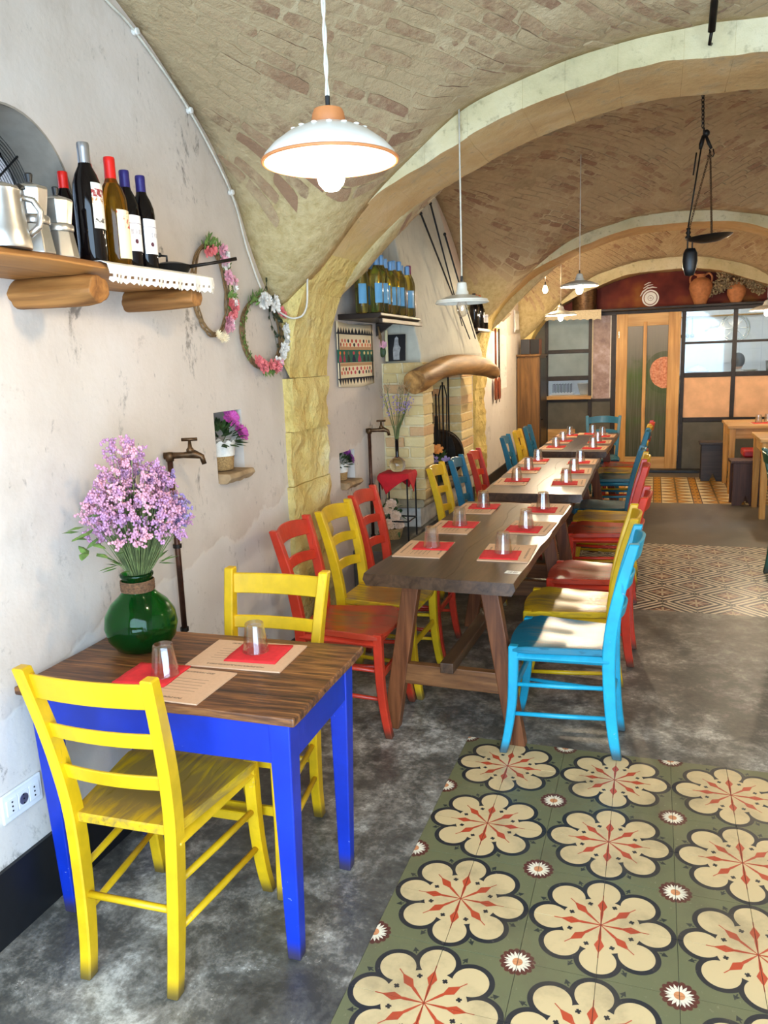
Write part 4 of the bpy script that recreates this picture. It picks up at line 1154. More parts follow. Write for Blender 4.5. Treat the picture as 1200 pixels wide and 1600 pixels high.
# ------------------------------------------------------------------ niche plants
def stone_sill(x, y, z, l, label, seed):
    rr = random.Random(seed); b = B(); n = 10; rings = []
    for k in range(n+1):
        yy = y-l/2+l*k/n; w_ = .055+.02*mnoise.noise((yy*9, seed, 0)); h = .022+.006*mnoise.noise((yy*11, seed, 4))
        rings.append([Vector((XL-.16, yy, z-.045)), Vector((XL+w_*.6, yy, z-.045+.006*rr.random())), Vector((XL+w_, yy, z-.02)), Vector((XL+w_*.85, yy, z-.002)), Vector((XL-.16, yy, z))])
    return tag(ob('stone_sill', B().loft(rings), 'rock', smooth=30, bev=.003), label, 'stone')
stone_sill(XL, .105, 1.135, .215, 'rough brown stone sill in the niche under the magenta flowers', 3)
stone_sill(XL, 1.43, .888, .215, 'rough stone sill in the low niche past the pilaster', 5)
def niche_pot(x, y, z, s, petal, label, seed, nf):
    rr = random.Random(seed); t = thing('potted_plant', label, 'plant', (x, y, z), 0, 'potted flowers in wall niches'); t.scale = (s, s, s)
    ob('pot', B().lathe([(0, 0), (.05, 0), (.053, .004), (.058, .065), (.0, .065)], 20), 'burlap', t, smooth=40)
    b = B(); n = 48; vs = []; fs = []
    for i in range(n+1):
        a = 2*PI*i/n
        for r_, zz in ((.0605, .06), (.0635, .10), (.067, .118+(.008 if i % 4 < 2 else 0))): vs.append((r_*math.cos(a), r_*math.sin(a), zz))
    for i in range(n): fs += [(3*i, 3*i+3, 3*i+4, 3*i+1), (3*i+1, 3*i+4, 3*i+5, 3*i+2)]
    o = ob('lace_frill', b.add(vs, fs), 'lace', t); md = o.modifiers.new('t', 'SOLIDIFY'); md.thickness = .002
    b = B().lathe([(0, .09), (.055, .095), (0, .11)], 12); ob('soil', b, 'cord_brown', t)
    b = B()
    for k in range(95):
        d = rv(rr, (-.15, .9)); d.x = d.x*.9+.15; p = Vector((0, 0, .11))+Vector((d.x*.06, d.y*.085, max(0, d.z)*.08)); leaf(b, p, d, rr.uniform(.035, .06), rr.uniform(.007, .013))
    o = ob('leaves', b, 'leaf', t); o['kind'] = 'stuff'
    for k in range(nf):
        dy, dz = [(.035, .215), (.095, .15), (.05, .17), (.0, .20)][k]; p = Vector((.04+.01*k, dy, dz)); b = B()
        for q in range(3): petal_fan(b, p+Vector((.004*q, 0, .002*q)), Vector((1, -.35+.3*k, .5)), .042*(1-.2*q), 6, .8, .25+.15*q, rr)
        ob('blossom', b, petal, t); ob('flower_stem', B().tube([(0, .01, .1), (p.x*.6, dy*.7, dz*.7), tuple(p)], .002, 5), 'stem', t)
niche_pot(XL-.055, .11, 1.137, 1.0, 'petal_magenta', 'burlap wrapped pot of magenta flowers in the upper niche', 4, 2)
niche_pot(XL-.05, 1.43, .890, .78, 'petal_purple', 'burlap wrapped pot of purple flowers in the low niche past the pilaster', 6, 3)

# ------------------------------------------------------------------ brass taps on standpipes
def tap(y, z, zb, label, flip=1):
    x = XL+.03; t = thing('water_tap', label, 'tap', (x, y, zb), -1.15, 'old water taps on the wall')
    h = z-zb
    ob('standpipe', B().tube([(0, 0, 0), (0, 0, h*.45), (0, 0, h)], .0105, 10), 'copper_pipe', t, smooth=True)
    for zz in (.02, h*.5): ob('pipe_clip', B().lathe([(0, 0), (.016, 0), (.016, .014), (0, .014)], 10, (0, 0, zz)), 'iron', t)
    ob('elbow', B().lathe([(0, -.02), (.015, -.02), (.017, 0), (.014, .012), (0, .014)], 12, (0, 0, h)), 'brass_old', t, smooth=True)
    ob('spout', B().tube([(0, -.02, h), (0, .05, h), (.002, .09, h+.002), (.004, .115, h-.008), (.004, .122, h-.035)], [.013, .011, .016, .011, .009], 10), 'brass_old', t, smooth=True)
    s = ob('valve', B().lathe([(0, 0), (.013, 0), (.014, .012), (.008, .02), (.005, .045), (0, .045)], 10, (.002, .075, h+.008)), 'brass_old', t, smooth=True)
    ob('handle', B().tube([(.002, .047, h+.056), (.002, .103, h+.056)], [.006, .006], 8), 'brass_old', s, smooth=True)
tap(-.385, 1.258, .575, 'old brass tap on a copper standpipe behind the bouquet')
tap(1.74, 1.15, .46, 'old brass tap on a standpipe beside the brick fireplace')
# socket plate
t = thing('wall_socket', 'white triple power socket low on the left wall', 'socket', (XL, -1.215, .38))
ob('plate', B().bb(0, .009, -.075, .075, -.043, .043), 'socket', t, bev=.004)
for k in (-1, 0, 1):
    m = ob('module', B().bb(.009, .012, k*.042-.02, k*.042+.02, -.024, .024), 'socket', t, bev=.002)
    for q in (-1, 0, 1): ob('pin_hole', B().lathe([(0, 0), (.0028, 0), (.0028, .0014), (0, .0014)], 8, (.0115, k*.042, q*.013), rot=R3('Y', PI/2)), 'black_plastic', m)
    if k == 0: ob('earth_ring', B().lathe([(0, 0), (.016, 0), (.016, .001), (0, .001)], 20, (.0118, 0, 0), rot=R3('Y', PI/2)), 'alu', m)

# ------------------------------------------------------------------ green demijohn with a big dried bouquet
vx, vy, vz = -.975, -.868, .7215
t = thing('glass_vase', 'bulbous green glass vase with a twine collar on the blue table', 'vase', (vx, vy, vz)); t.scale = (.86, .86, .88)
prof = [(0, .0), (.068, .0), (.095, .012), (.118, .045), (.128, .088), (.121, .130), (.098, .168), (.070, .193), (.057, .208), (.053, .225), (.053, .258), (.058, .264), (.058, .272), (.053, .275)]
ob('body', B().lathe(prof+[(.049, .274), (.048, .225), (.052, .205), (.066, .188), (.094, .163), (.116, .127), (.123, .088), (.113, .047), (.091, .016), (0, .006)], 40, cap=False), 'glass_green', t, smooth=True)
b = B()
for k in range(9): b.tube([((.0565+.001*(k % 2))*math.cos(a), (.0565+.001*(k % 2))*math.sin(a), .214+.0042*k+.0006*math.sin(3*a+k)) for a in [2*PI*i/28 for i in range(28)]], .0026, 5, close=True)
ob('twine_collar', b, 'cord_brown', t, smooth=True)
t = thing('dried_bouquet', 'big bouquet of dried pink and lilac statice flowers in the green vase', 'bouquet', (vx+.008, vy, vz-.028))
rr = random.Random(9); sb = B(); fb = {m: B() for m in ('petal_mauve', 'petal_lilac', 'petal_rose', 'petal_pink')}; lb = B()
for k in range(230):
    d0 = rv(rr, (-.55, 1)); q0 = rr.uniform(.55, 1.0)
    tip = Vector((d0.x*.165*q0, d0.y*.165*q0+.012, .465+d0.z*.165*q0))
    if k < 9: tip = Vector((rr.uniform(-.05, .05), rr.uniform(-.03, .07), rr.uniform(.61, .70)))
    th = math.atan2(tip.y, tip.x); sp = min(1, math.hypot(tip.x, tip.y)/.165); base = Vector((.02*math.cos(th), .02*math.sin(th), .06))
    neck = Vector((.036*sp*math.cos(th), .036*sp*math.sin(th), .27)); mid = neck.lerp(tip, .6)+Vector((0, 0, .012))
    sb.tube([base, neck, mid, tip], [.0018, .0017, .0013, .0008], 4)
    m = rr.choice(['petal_mauve', 'petal_mauve', 'petal_rose', 'petal_rose', 'petal_pink'] if tip.y < .06 else ['petal_lilac', 'petal_lilac', 'petal_mauve']); d = (tip-mid).normalized()
    for q in range(rr.randint(3, 5)):
        s = mid.lerp(tip, rr.uniform(.6, 1)); dd = (d*.6+rv(rr)).normalized(); e = s+dd*rr.uniform(.018, .034)
        for u in range(9):
            c = s.lerp(e, .1+.11*u)+rv(rr)*.005; fb[m].ball(c, rr.uniform(.003, .0052), 5, 3)
    if rr.random() < .25: leaf(lb, mid, d+rv(rr)*.8, .035, .005)
for k in range(14): th = rr.random()*6.28; leaf(lb, Vector((.06*math.cos(th), .06*math.sin(th), .29+.02*rr.random())), Vector((math.cos(th), math.sin(th), rr.uniform(-.2, .8))), rr.uniform(.04, .08), .008)
for q in range(12): p = Vector((-.04+rr.uniform(-.03, .03), -.15+rr.uniform(-.02, .02), .41+rr.uniform(-.05, .06))); leaf(lb, p, rv(rr)+Vector((0, -.5, 0)), .05, .014)
o = ob('stems', sb, 'stem', t); o['kind'] = 'stuff'
for m, q in fb.items(): o = ob('florets', q, m, t, smooth=True); o['kind'] = 'stuff'
o = ob('leaves', lb, 'leaf_light', t); o['kind'] = 'stuff'

# ------------------------------------------------------------------ pendant lamps
def bulb_mat(n, col, st):
    m = bpy.data.materials.new(n); m.use_nodes = True; t = m.node_tree; t.nodes.clear()
    e = t.nodes.new('ShaderNodeEmission'); o = t.nodes.new('ShaderNodeOutputMaterial'); e.inputs[0].default_value = lin(col); e.inputs[1].default_value = st*LAMP
    t.links.new(e.outputs[0], o.inputs[0]); MATS[n] = m
bulb_mat('bulb_lit', (1, .78, .50), 340); bulb_mat('bulb_small', (1, .80, .54), 1300); bulb_mat('bulb_fill', (1, .82, .58), 650); bulb_mat('tube_lit', (.92, .97, 1), 55)
def lamp(x, y, z, ztop, r, style, lit, label, cord=None, bulb='bulb_lit'):
    t = thing('pendant_lamp', label, 'lamp', (x, y, z), 0, 'pendant lamps over the tables')
    zz = ztop-z
    nk = .062 if style == 'dish' else .075
    if style != 'bare':
        h = r*(.52 if style == 'dome' else .30)
        pr = [(r, 0), (r*.97, .012), (r*.84, h*.42), (r*.62, h*.72), (r*.38, h*.92), (r*.24, h)]
        pr_in = [(a-.004 if a > .03 else a, b_-.003) for a, b_ in reversed(pr)]
        ob('shade', B().lathe(pr+pr_in, 48, cap=False), 'porcelain' if style == 'dome' else 'enamel', t, smooth=50)
        b = B(); b.tube([(r*math.cos(2*PI*k/48), r*math.sin(2*PI*k/48), .0) for k in range(48)], .0035, 6, close=True); ob('rim', b, 'terra_rim' if style == 'dome' else 'enamel', t, smooth=True)
        if style == 'dome':
            # pierced, scalloped inner ring below the neck
            for k in range(16):
                a = 2*PI*k/16; b = B(); b.ball((r*.55*math.cos(a), r*.55*math.sin(a), h*.79), .007, 8, 4, (1, 1, .35)); ob('pierced_hole', b, 'paper_white', t)
        nz = h-.002
        ob('neck', B().lathe([(r*.24, nz), (r*.25, nz+.006), (r*.235, nz+.022), (r*.21, nz+.031), (.02, nz+.034), (0, nz+.034)] if style == 'dome' else [(r*.26, nz), (r*.25, nz+.012), (r*.2, nz+.02), (r*.2, nz+.032), (.02, nz+.05), (.008, nz+.055), (0, nz+.055)], 28), 'terra_rim' if style == 'dome' else 'enamel', t, smooth=40)
        top = nz+(.034 if style == 'dome' else .053)
        ob('lamp_holder', B().lathe([(0, h*.35), (.019, h*.35), (.02, h*.9), (0, h*.95)], 16), 'porcelain', t, smooth=40)
        zb = h*.35-.052 if style == 'dome' else -.02
    else:
        top = .055; zb = 0
        ob('lamp_holder', B().lathe([(0, .02), (.012, .02), (.014, .05), (0, .056)], 12), 'black_plastic', t, smooth=40)
    ob('cord_grip', B().lathe([(0, top), (.0055, top), (.0055, top+.025), (0, top+.025)], 10), 'black_plastic', t)
    b = B(); n = max(8, int(zz/.02)) if style == 'dome' else 10
    if style == 'dome':
        for ph in (0, PI): b.tube([(.0028*math.cos(i*.9+ph), .0028*math.sin(i*.9+ph), top+.02+(zz-top-.02)*i/n) for i in range(n+1)], .0027, 5)
    else: b.tube([(0, 0, top+.02), (0, 0, zz)], .0036 if y < 4 else .003, 6)
    ob('cord', b, 'cable_white', t, smooth=True)
    if cord: ob('cord', B().tube([tuple(Vector(p)-Vector((x, y, z))) for p in cord], .003, 6), 'cable_white', t, smooth=True)
    rb = .032 if style == 'dome' else .026
    b = B(); b.lathe([(0, zb-.04), (rb*.5, zb-.037), (rb*.87, zb-.024), (rb, zb-.008), (rb*.9, zb+.012), (rb*.5, zb+.035), (.013, zb+.05), (0, zb+.05)], 20); ob('bulb', b, bulb if lit else 'glass', t, smooth=True)
    return t
lamp(-.205, -1.055, 2.012, 3.0, .152, 'dome', True, 'lit white ceramic pendant lamp with terracotta neck over the blue table')
lamp(-.29, .600, 1.800, 2.590, .112, 'dish', False, 'unlit white enamel pendant lamp hanging in front of the stone arch')
lamp(-.062, 3.6, 2.075, 3.035, .142, 'dish', True, 'lit pendant lamp with a wide shade over the middle table', [(-.062, 3.6, 3.03), (-.28, 3.6, 3.02), (-.517, 3.62, 2.99)], 'bulb_small')
lamp(-.464, 6.0, 1.978, 2.75, .165, 'dish', True, 'lit pendant lamp hanging low beyond the second arch', None, 'bulb_small')
lamp(-.66, 6.25, 2.275, 2.70, 0, 'bare', True, 'bare glowing bulb high beyond the second arch', None, 'bulb_small')
lamp(1.65, .35, 1.95, 2.6, .15, 'dish', True, 'added pendant fill lamp out of view on the right, beside the front arch', None, 'bulb_fill')  # unseen lamp added as fill light for the middle of the room
lamp(1.65, 3.2, 1.95, 2.8, .15, 'dish', True, 'added pendant fill lamp out of view on the right in the middle bay', None, 'bulb_fill')  # second added fill lamp, also outside the view
lamp(1.60, 6.5, 1.945, 2.75, .17, 'dish', True, 'lit pendant lamp at the right edge of the picture', None, 'bulb_small')

# ------------------------------------------------------------------ iron rod and old scales under the vault
t = thing('iron_rod', 'dark iron rod hooked to the crown of the front arch', 'rod', (.66, .50, 2.66))
ob('bar', B().tube([(.015, -.3, .16), (.003, -.05, .10), (0, 0, .02)], .013, 8), 'iron', t, smooth=True)
ob('hook', B().tube([(0, 0, .02), (-.004, .03, -.01), (.0, .06, .0), (.006, .125, .02)], .006, 8), 'iron', t, smooth=True)
t = thing('hanging_scales', 'old iron hanging scales with a shallow pan and chains', 'scales', (.70, 1.9, 2.14))
zt = vault_z(.69, 1.9, 1.09, 4.85)-2.14
def chain(b, p, q, lk=.018, r=.0022):
    p, q = Vector(p), Vector(q); n = max(2, int((q-p).length/lk/.8)); d = (q-p).normalized(); u = d.orthogonal().normalized(); v = d.cross(u)
    for i in range(n):
        c = p.lerp(q, (i+.5)/n); s = u if i % 2 else v
        b.tube([c+d*lk*.6*math.cos(a)+s*lk*.3*math.sin(a) for a in [2*PI*k/8 for k in range(8)]], r, 4, close=True)
b = B(); chain(b, (-.005, 0, zt), (.005, 0, .56), .024, .003); ob('upper_chain', b, 'iron', t)
ob('ring', B().tube([(.01, .022*math.cos(a), .535+.022*math.sin(a)) for a in [2*PI*k/20 for k in range(20)]], .0035, 6, close=True), 'iron', t, smooth=True)
ob('knob', B().ball((.022, 0, .53), .018, 10, 8), 'iron', t, smooth=True)
ob('bracket', B().tube([(.01, 0, .52), (.0, 0, .48), (-.004, 0, .455)], [.009, .012, .008], 6).tube([(.022, 0, .515), (.036, 0, .48), (.05, 0, .452)], [.007, .009, .007], 6), 'iron', t, smooth=True)
for x in (.04, .058): ob('hook', B().tube([(x, 0, .45), (x+.006, 0, .425), (x, 0, .41), (x-.008, 0, .42)], .003, 6), 'iron', t, smooth=True)
ob('rod', B().tube([(.0, 0, .46), (-.05, 0, .07)], .004, 6), 'iron', t, smooth=True)
ob('steelyard_beam', B().tube([(-.022, 0, .44), (-.034, 0, .33)], .004, 6), 'iron', t, smooth=True)
for q in ((-.045, .0, .06), (.062, -.085, .02), (.075, .085, .02)): b = B(); chain(b, (.045, 0, .44), q, .016, .0018); ob('pan_chain', b, 'brass_old', t)
pb = B().lathe([(0, -.022), (.05, -.018), (.10, -.003), (.115, .008), (.118, .010), (.112, .010), (.05, -.012), (0, -.016)], 32, cap=False).xf(Matrix.Translation((.058, 0, .005)) @ Matrix.Rotation(-.06, 4, 'Y'))
ob('pan', pb, 'iron', t, smooth=True)
ob('swivel', B().lathe([(0, 0), (.012, 0), (.018, .012), (.008, .024), (.014, .036), (.008, .048), (.013, .058), (0, .066)], 10, (-.048, 0, .005)), 'iron', t, smooth=True)
b = B()
for s in (-1, 1): b.tube([(-.038+s*.012, 0, .02), (-.038+s*.012, 0, -.05)], .004, 6)
ob('strap', b, 'iron', t)
wp = [(0, -.18), (.022, -.175), (.034, -.14), (.039, -.10), (.036, -.06), (.024, -.035), (0, -.035)]
ob('weight', B().lathe(wp, 18, (-.035, 0, -.005)).xf(Matrix.Diagonal((1, .55, 1, 1))), 'black_iron', t, smooth=True)

# ------------------------------------------------------------------ fireplace
fp = thing('fireplace', 'brick fireplace with a tapering plaster hood against the left wall', 'fireplace')
ob('base', B().bb(XL, -.955, 2.15, 3.56, .46, .60), 'white_trim', fp, bev=.006)
b = B(); rings = []
for k in range(13):
    y = 2.08+1.52*k/12; xf = -.90+.02*mnoise.noise((y*5, 0, 0)); rings.append([Vector((XL, y, .60)), Vector((xf-.01, y, .605)), Vector((xf, y, .63)), Vector((xf-.012, y, .66)), Vector((XL, y, .66))])
ob('hearth_slab', B().loft(rings), 'slab_stone', fp, bev=.006)
zc = 1.56
ob('pier_core', B().bb(XL, -.908, 2.112, 2.33, .66, zc-.01), 'lime_mortar', fp); ob('pier_core', B().bb(XL, -.908, 3.172, 3.555, .66, zc-.01), 'lime_mortar', fp)
ob('back_lining', B().bb(XL, XL+.02, 2.33, 3.172, .66, zc), 'lime_mortar', fp)
bm_cache = {}
def brk(x0, x1, y0, y1, z0, z1, rr):
    key = (round(x1-x0, 3), round(y1-y0, 3), rr.randint(0, 2))
    if key not in bm_cache:
        b = B().box((0, 0, 0), (key[0], key[1], .060)); b.v = [tuple(c+rr.uniform(-.005, .005) for c in q) for q in b.v]
        me = b.mesh('brick'); me.materials.append(MATS['brick']); bm_cache[key] = me
    o = link('brick', bm_cache[key], None, fp, ((x0+x1)/2, (y0+y1)/2, (z0+z1)/2), (0, 0, rr.uniform(-.006, .006)))
    md = o.modifiers.new('bevel', 'BEVEL'); md.width = .004; md.segments = 1
rr = random.Random(8)
for k in range(13):
    z0 = .663+.0688*k+rr.uniform(-.003, .003); z1 = z0+.06
    for (ya, yb) in ((2.1, 2.33), (3.16, 3.565)):
        xs = [XL+.005, XL+.175, -.897] if k % 2 == 0 else [XL+.005, XL+.105, -.897]
        if rr.random() < .3: xs = [XL+.005, XL+.14, -.897]
        for a, e in zip(xs, xs[1:]): brk(a+.005, e-.005, ya+rr.uniform(-.006, .004), yb, z0, z1, rr)
# plaster hood tapering up to the vault
def quad(z, x0, pts): return [Vector((x0, pts[0], z)), Vector((pts[1], pts[2], z)), Vector((pts[3], pts[4], z)), Vector((x0, pts[5], z))]
rings = [quad(1.545, XL, (2.22, -.945, 2.22, -.745, 3.22, 3.32)), quad(1.60, XL, (2.22, -.945, 2.22, -.745, 3.22, 3.32)), quad(2.0, XL, (2.21, -1.03, 2.21, -.85, 3.12, 3.22)), quad(2.45, XL, (2.20, -1.115, 2.20, -.955, 3.0, 3.1)), quad(2.75, XL, (2.18, -1.15, 2.18, -1.02, 2.92, 3.0)), quad(3.0, XL, (2.18, -1.165, 2.18, -1.06, 2.86, 2.95))]
ob('hood', B().loft(rings), 'plaster_hood', fp, bev=.03, seg=3)
# mantel: a bent driftwood trunk
pts = catmull([(-.905, 1.905, 1.432), (-.87, 2.12, 1.468), (-.83, 2.45, 1.512), (-.77, 2.90, 1.518), (-.72, 3.22, 1.488), (-.69, 3.45, 1.43)], 6); rings = []
rads = [interp([(0, .074), (.1, .078), (.3, .066), (.55, .067), (.8, .07), (.95, .055), (1, .035)], k/(len(pts)-1)) for k in range(len(pts))]
for k, p in enumerate(pts):
    d = (pts[min(k+1, len(pts)-1)]-pts[max(k-1, 0)]).normalized(); u = Vector((0, 0, 1)); u = (u-d*u.dot(d)).normalized(); v = d.cross(u); ring = []
    for i in range(18):
        a = 2*PI*i/18; q = rads[k]*(1+.14*mnoise.noise((math.cos(a)*1.3, math.sin(a)*1.3, k*.12))+.07*math.sin(2*a+k*.15)); ring.append(p+(u*math.cos(a)*1.02+v*math.sin(a))*q)
    rings.append(ring)
mo = ob('mantel_beam', B().loft(rings), 'driftwood', smooth=50, bev=.004); tag(mo, 'bent varnished driftwood trunk used as the fireplace mantel', 'mantel')
# three roasting spits leaning on the hood
for k, (a, e) in enumerate([((-.965, 2.62, 2.60), (-.80, 2.80, 1.79)), ((-1.0, 2.50, 2.52), (-.78, 2.95, 1.70)), ((-.93, 2.86, 2.43), (-.745, 2.98, 1.70))]):
    t = thing('roasting_spit', ['long iron roasting spit hanging on the hood, longest of the three', 'iron roasting spit hanging lowest to the left on the hood', 'shorter iron roasting spit nearest the hood edge'][k], 'spit', group='roasting spits on the fireplace hood')
    ob('shaft', B().tube([a, e], [.007, .004], 6), 'black_iron', t); ob('loop', B().ball(a, .012, 8, 6), 'black_iron', t, smooth=True)
# tools hanging inside the hearth
def tool(y, x, z0, z1, label, head):
    t = thing('fire_tool', label, 'fire tool', (x, y, z0), 0, 'fire tools hanging in the hearth'); h = z1-z0
    ob('shaft', B().tube([(0, 0, .02), (0, 0, h)], .0065, 6), 'iron', t)
    if head == 'shovel': ob('blade', B().loft([[Vector((-.02, -.012, .16)), Vector((.02, -.012, .16)), Vector((.02, .0, .16)), Vector((-.02, .0, .16))], [Vector((-.045, -.006, .08)), Vector((.045, -.006, .08)), Vector((.045, 0, .08)), Vector((-.045, 0, .08))], [Vector((-.05, -.006, 0)), Vector((.05, -.006, 0)), Vector((.05, 0, 0)), Vector((-.05, 0, 0))]]), 'iron', t)
    elif head == 'tongs':
        b = B(); b.tube([(-.025, 0, 0), (-.03, 0, h*.8), (-.012, 0, h*.95), (.012, 0, h*.95), (.03, 0, h*.8), (.025, 0, 0)], .005, 6); ob('jaws', b, 'iron', t)
    elif head == 'skimmer': ob('disc', B().lathe([(0, 0), (.05, .004), (.055, .01), (0, .006)], 16, rot=R3('X', PI/2), loc=(0, 0, .02)), 'iron', t)
    else: ob('blade', B().loft([[Vector((-.012, -.002, .3)), Vector((.012, -.002, .3)), Vector((.012, .002, .3)), Vector((-.012, .002, .3))], [Vector((-.022, -.002, 0)), Vector((.022, -.002, 0)), Vector((.022, .002, 0)), Vector((-.022, .002, 0))]]), 'iron', t)
tool(2.56, -.97, .80, 1.50, 'thin iron poker hanging leftmost in the hearth', 'poker')
tool(2.80, -.955, .90, 1.40, 'pair of iron tongs hanging from a hook in the hearth', 'tongs')
tool(2.72, -.985, .86, 1.32, 'narrow iron spatula hanging beside the tongs', 'spatula')
tool(2.93, -.945, .83, 1.50, 'long iron fire shovel hanging rightmost in the hearth', 'shovel')
t = thing('copper_pan', 'big round dark copper pan standing upright in the hearth', 'pan', (-1.035, 2.98, .67))
ob('dish', B().lathe([(0, 0), (.13, 0), (.17, .035), (.178, .037), (.174, .03), (.135, -.006), (0, -.008)], 36, rot=R3('X', PI/2-.15), loc=(0.02, 0, .19)), 'rust_pan', t, smooth=50)
ob('rim', B().tube([(.02+.176*math.cos(a), -.04-.02*math.sin(a), .19+.176*math.sin(a)) for a in [2*PI*k/36 for k in range(36)]], .006, 6, close=True), 'rust_pan', t, smooth=True)
t = thing('steel_pot', 'shiny steel pot of purple flowers in the hearth', 'pot', (-.985, 2.60, .661))
ob('body', B().lathe([(0, 0), (.09, 0), (.095, .004), (.095, .05), (.10, .06), (.118, .19), (.122, .192), (.115, .19), (.095, .06), (0, .05)], 28), 'steel', t, smooth=40)
ob('handle', B().tube([(.105, .0, .165), (.14, -.02, .17), (.14, .02, .17), (.105, .03, .165)], .005, 6), 'steel', t, smooth=True)
t = thing('flower_bunch', 'bunch of purple flowers and orange leaves in the steel pot', 'flowers', (-.985, 2.60, .82)); rr = random.Random(3)
b = B(); 
for k in range(40): leaf(b, (rr.uniform(-.07, .07), rr.uniform(-.07, .07), rr.uniform(0, .06)), rv(rr, (.0, .9)), rr.uniform(.05, .1), .016)
ob('leaves', b, 'leaf', t)['kind'] = 'stuff'
for m, n in (('petal_lilac', 7), ('petal_orange', 4)):
    for k in range(n): b = B(); p = Vector((rr.uniform(-.09, .1), rr.uniform(-.11, .02), rr.uniform(.02, .14) if m == 'petal_lilac' else .12)); petal_fan(b, p, (.5, -1, .4), .035, 6, .7, .3, rr); ob('blossom', b, m, t)

# ------------------------------------------------------------------ shelf of wine above the rug
t = thing('bottle_shelf', 'dark plank shelf carrying white wine bottles past the pilaster', 'shelf')
b = B(); rings = []
for k in range(9):
    y = 1.38+.78*k/8; xf = -.925+.012*mnoise.noise((y*4, 1, 0)); rings.append([Vector((XL, y, 1.80)), Vector((xf-.02, y, 1.80)), Vector((xf, y, 1.812)), Vector((xf, y, 1.828)), Vector((XL, y, 1.83))])
ob('board', B().loft(rings), 'dark_wood', t, bev=.003)
ob('rail', B().bb(-.955, -.93, 1.42, 2.22, 1.775, 1.80), 'dark_wood', t, bev=.003)
for y in (2.03,): ob('bracket', B().prism([(XL, 1.80), (-1.06, 1.80), (XL, 1.72)], 'y', y-.012, y+.012), 'dark_wood', t, bev=.002)
gs = 'white wine bottles on the plank shelf'
pos = [(-.968, 1.45+.0805*k) for k in range(9)] + [(-1.062, 1.44+.085*k) for k in range(6)]
onm = ['first', 'second', 'third', 'fourth', 'fifth', 'sixth', 'seventh', 'eighth', 'ninth']
for k, (x, y) in enumerate(pos):
    lb = f'yellow white wine bottle with blue neck, {onm[k]} from the pilaster in the front row' if k < 8 else ('white wine bottle with a plum neck at the far end of the plank shelf' if k == 8 else f'yellow white wine bottle with blue neck, {onm[k-9]} in the back row of the plank shelf')
    bottle(x+.008*math.sin(k*3), y, 1.8325, 'glass_yellow', 'foil_plum' if k == 8 else 'foil_blue', 'label_blue', lb, gs, -.9+.2*math.sin(k*2), 1.0+.03*math.sin(k*1.7), fl_=.05, lz=(.05, .155), law=.6)
# wall hanging
b = B(); n, m = 20, 12; vs = []; fs = []
for i in range(n+1):
    for j in range(m+1):
        u = -.5+i/n; v = -.5+j/m; vs.append((u*.62, .006*math.sin(u*9)+.006, v*.36-.012*math.cos(u*3.0)+.012))
for i in range(n):
    for j in range(m): k = i*(m+1)+j; fs.append((k, k+m+1, k+m+2, k+1))
o = ob('woven_hanging', B().add(vs, fs), 'runner_print', smooth=True, loc=(XL+.006, 1.625, 1.60), rot=(0, 0, PI/2)); o.scale.y = -1
md = o.modifiers.new('t', 'SOLIDIFY'); md.thickness = .004
tag(o, 'black, cream and green woven folk hanging below the bottle shelf', 'textile')
tag(ob('dried_pods', B().tube([(XL+.02, 2.0, 1.78), (XL+.03, 2.02, 1.72), (XL+.03, 2.03, 1.66)], [.004, .009, .002], 6).tube([(XL+.03, 1.99, 1.78), (XL+.035, 1.985, 1.70)], [.003, .007], 6), 'twig', smooth=True), 'small bunch of dried pods hanging from the shelf bracket', 'pods')
# statuette picture and candle on the pier
t = thing('framed_picture', 'black and white picture of a veiled statue propped on the brick pier', 'picture', (-1.085, 2.135, 1.562))
ob('board', B().bb(-.06, .06, -.003, .003, 0, .17).xf(Matrix.Rotation(-.12, 4, 'X')), 'photo_black', t, bev=.001)
fig = [(-.02, .008), (.022, .008), (.02, .05), (.028, .085), (.016, .10), (.012, .125), (.012, .145), (.0, .158), (-.012, .145), (-.016, .11), (-.024, .07)]
b = B().prism(fig, 'y', -.0052, -.0034).xf(Matrix.Rotation(-.12, 4, 'X')); ob('statue_figure', b, 'statue_grey', t)
t = thing('candle', 'tall pale candle standing on the brick pier beside a pink flower', 'candle', (-1.145, 2.118, 1.562)); ob('wax', B().lathe([(0, 0), (.011, 0), (.0095, .19), (.004, .20), (0, .20)], 12), 'candle', t, smooth=40); ob('wick', B().tube([(0, 0, .2), (.002, 0, .212)], .001, 4), 'black_plastic', t)
t = thing('flower_pick', 'pink flower with round green leaf on the brick pier', 'flower', (-1.160, 2.118, 1.562)); b = B(); petal_fan(b, (.0, -.02, .105), (.3, -1, .3), .025, 6, .8, .4); ob('blossom', b, 'petal_pink', t); ob('leaf_pad', B().ball((-.008, -.018, .06), .03, 10, 8, (.8, .35, 1.1)), 'leaf', t, smooth=True)

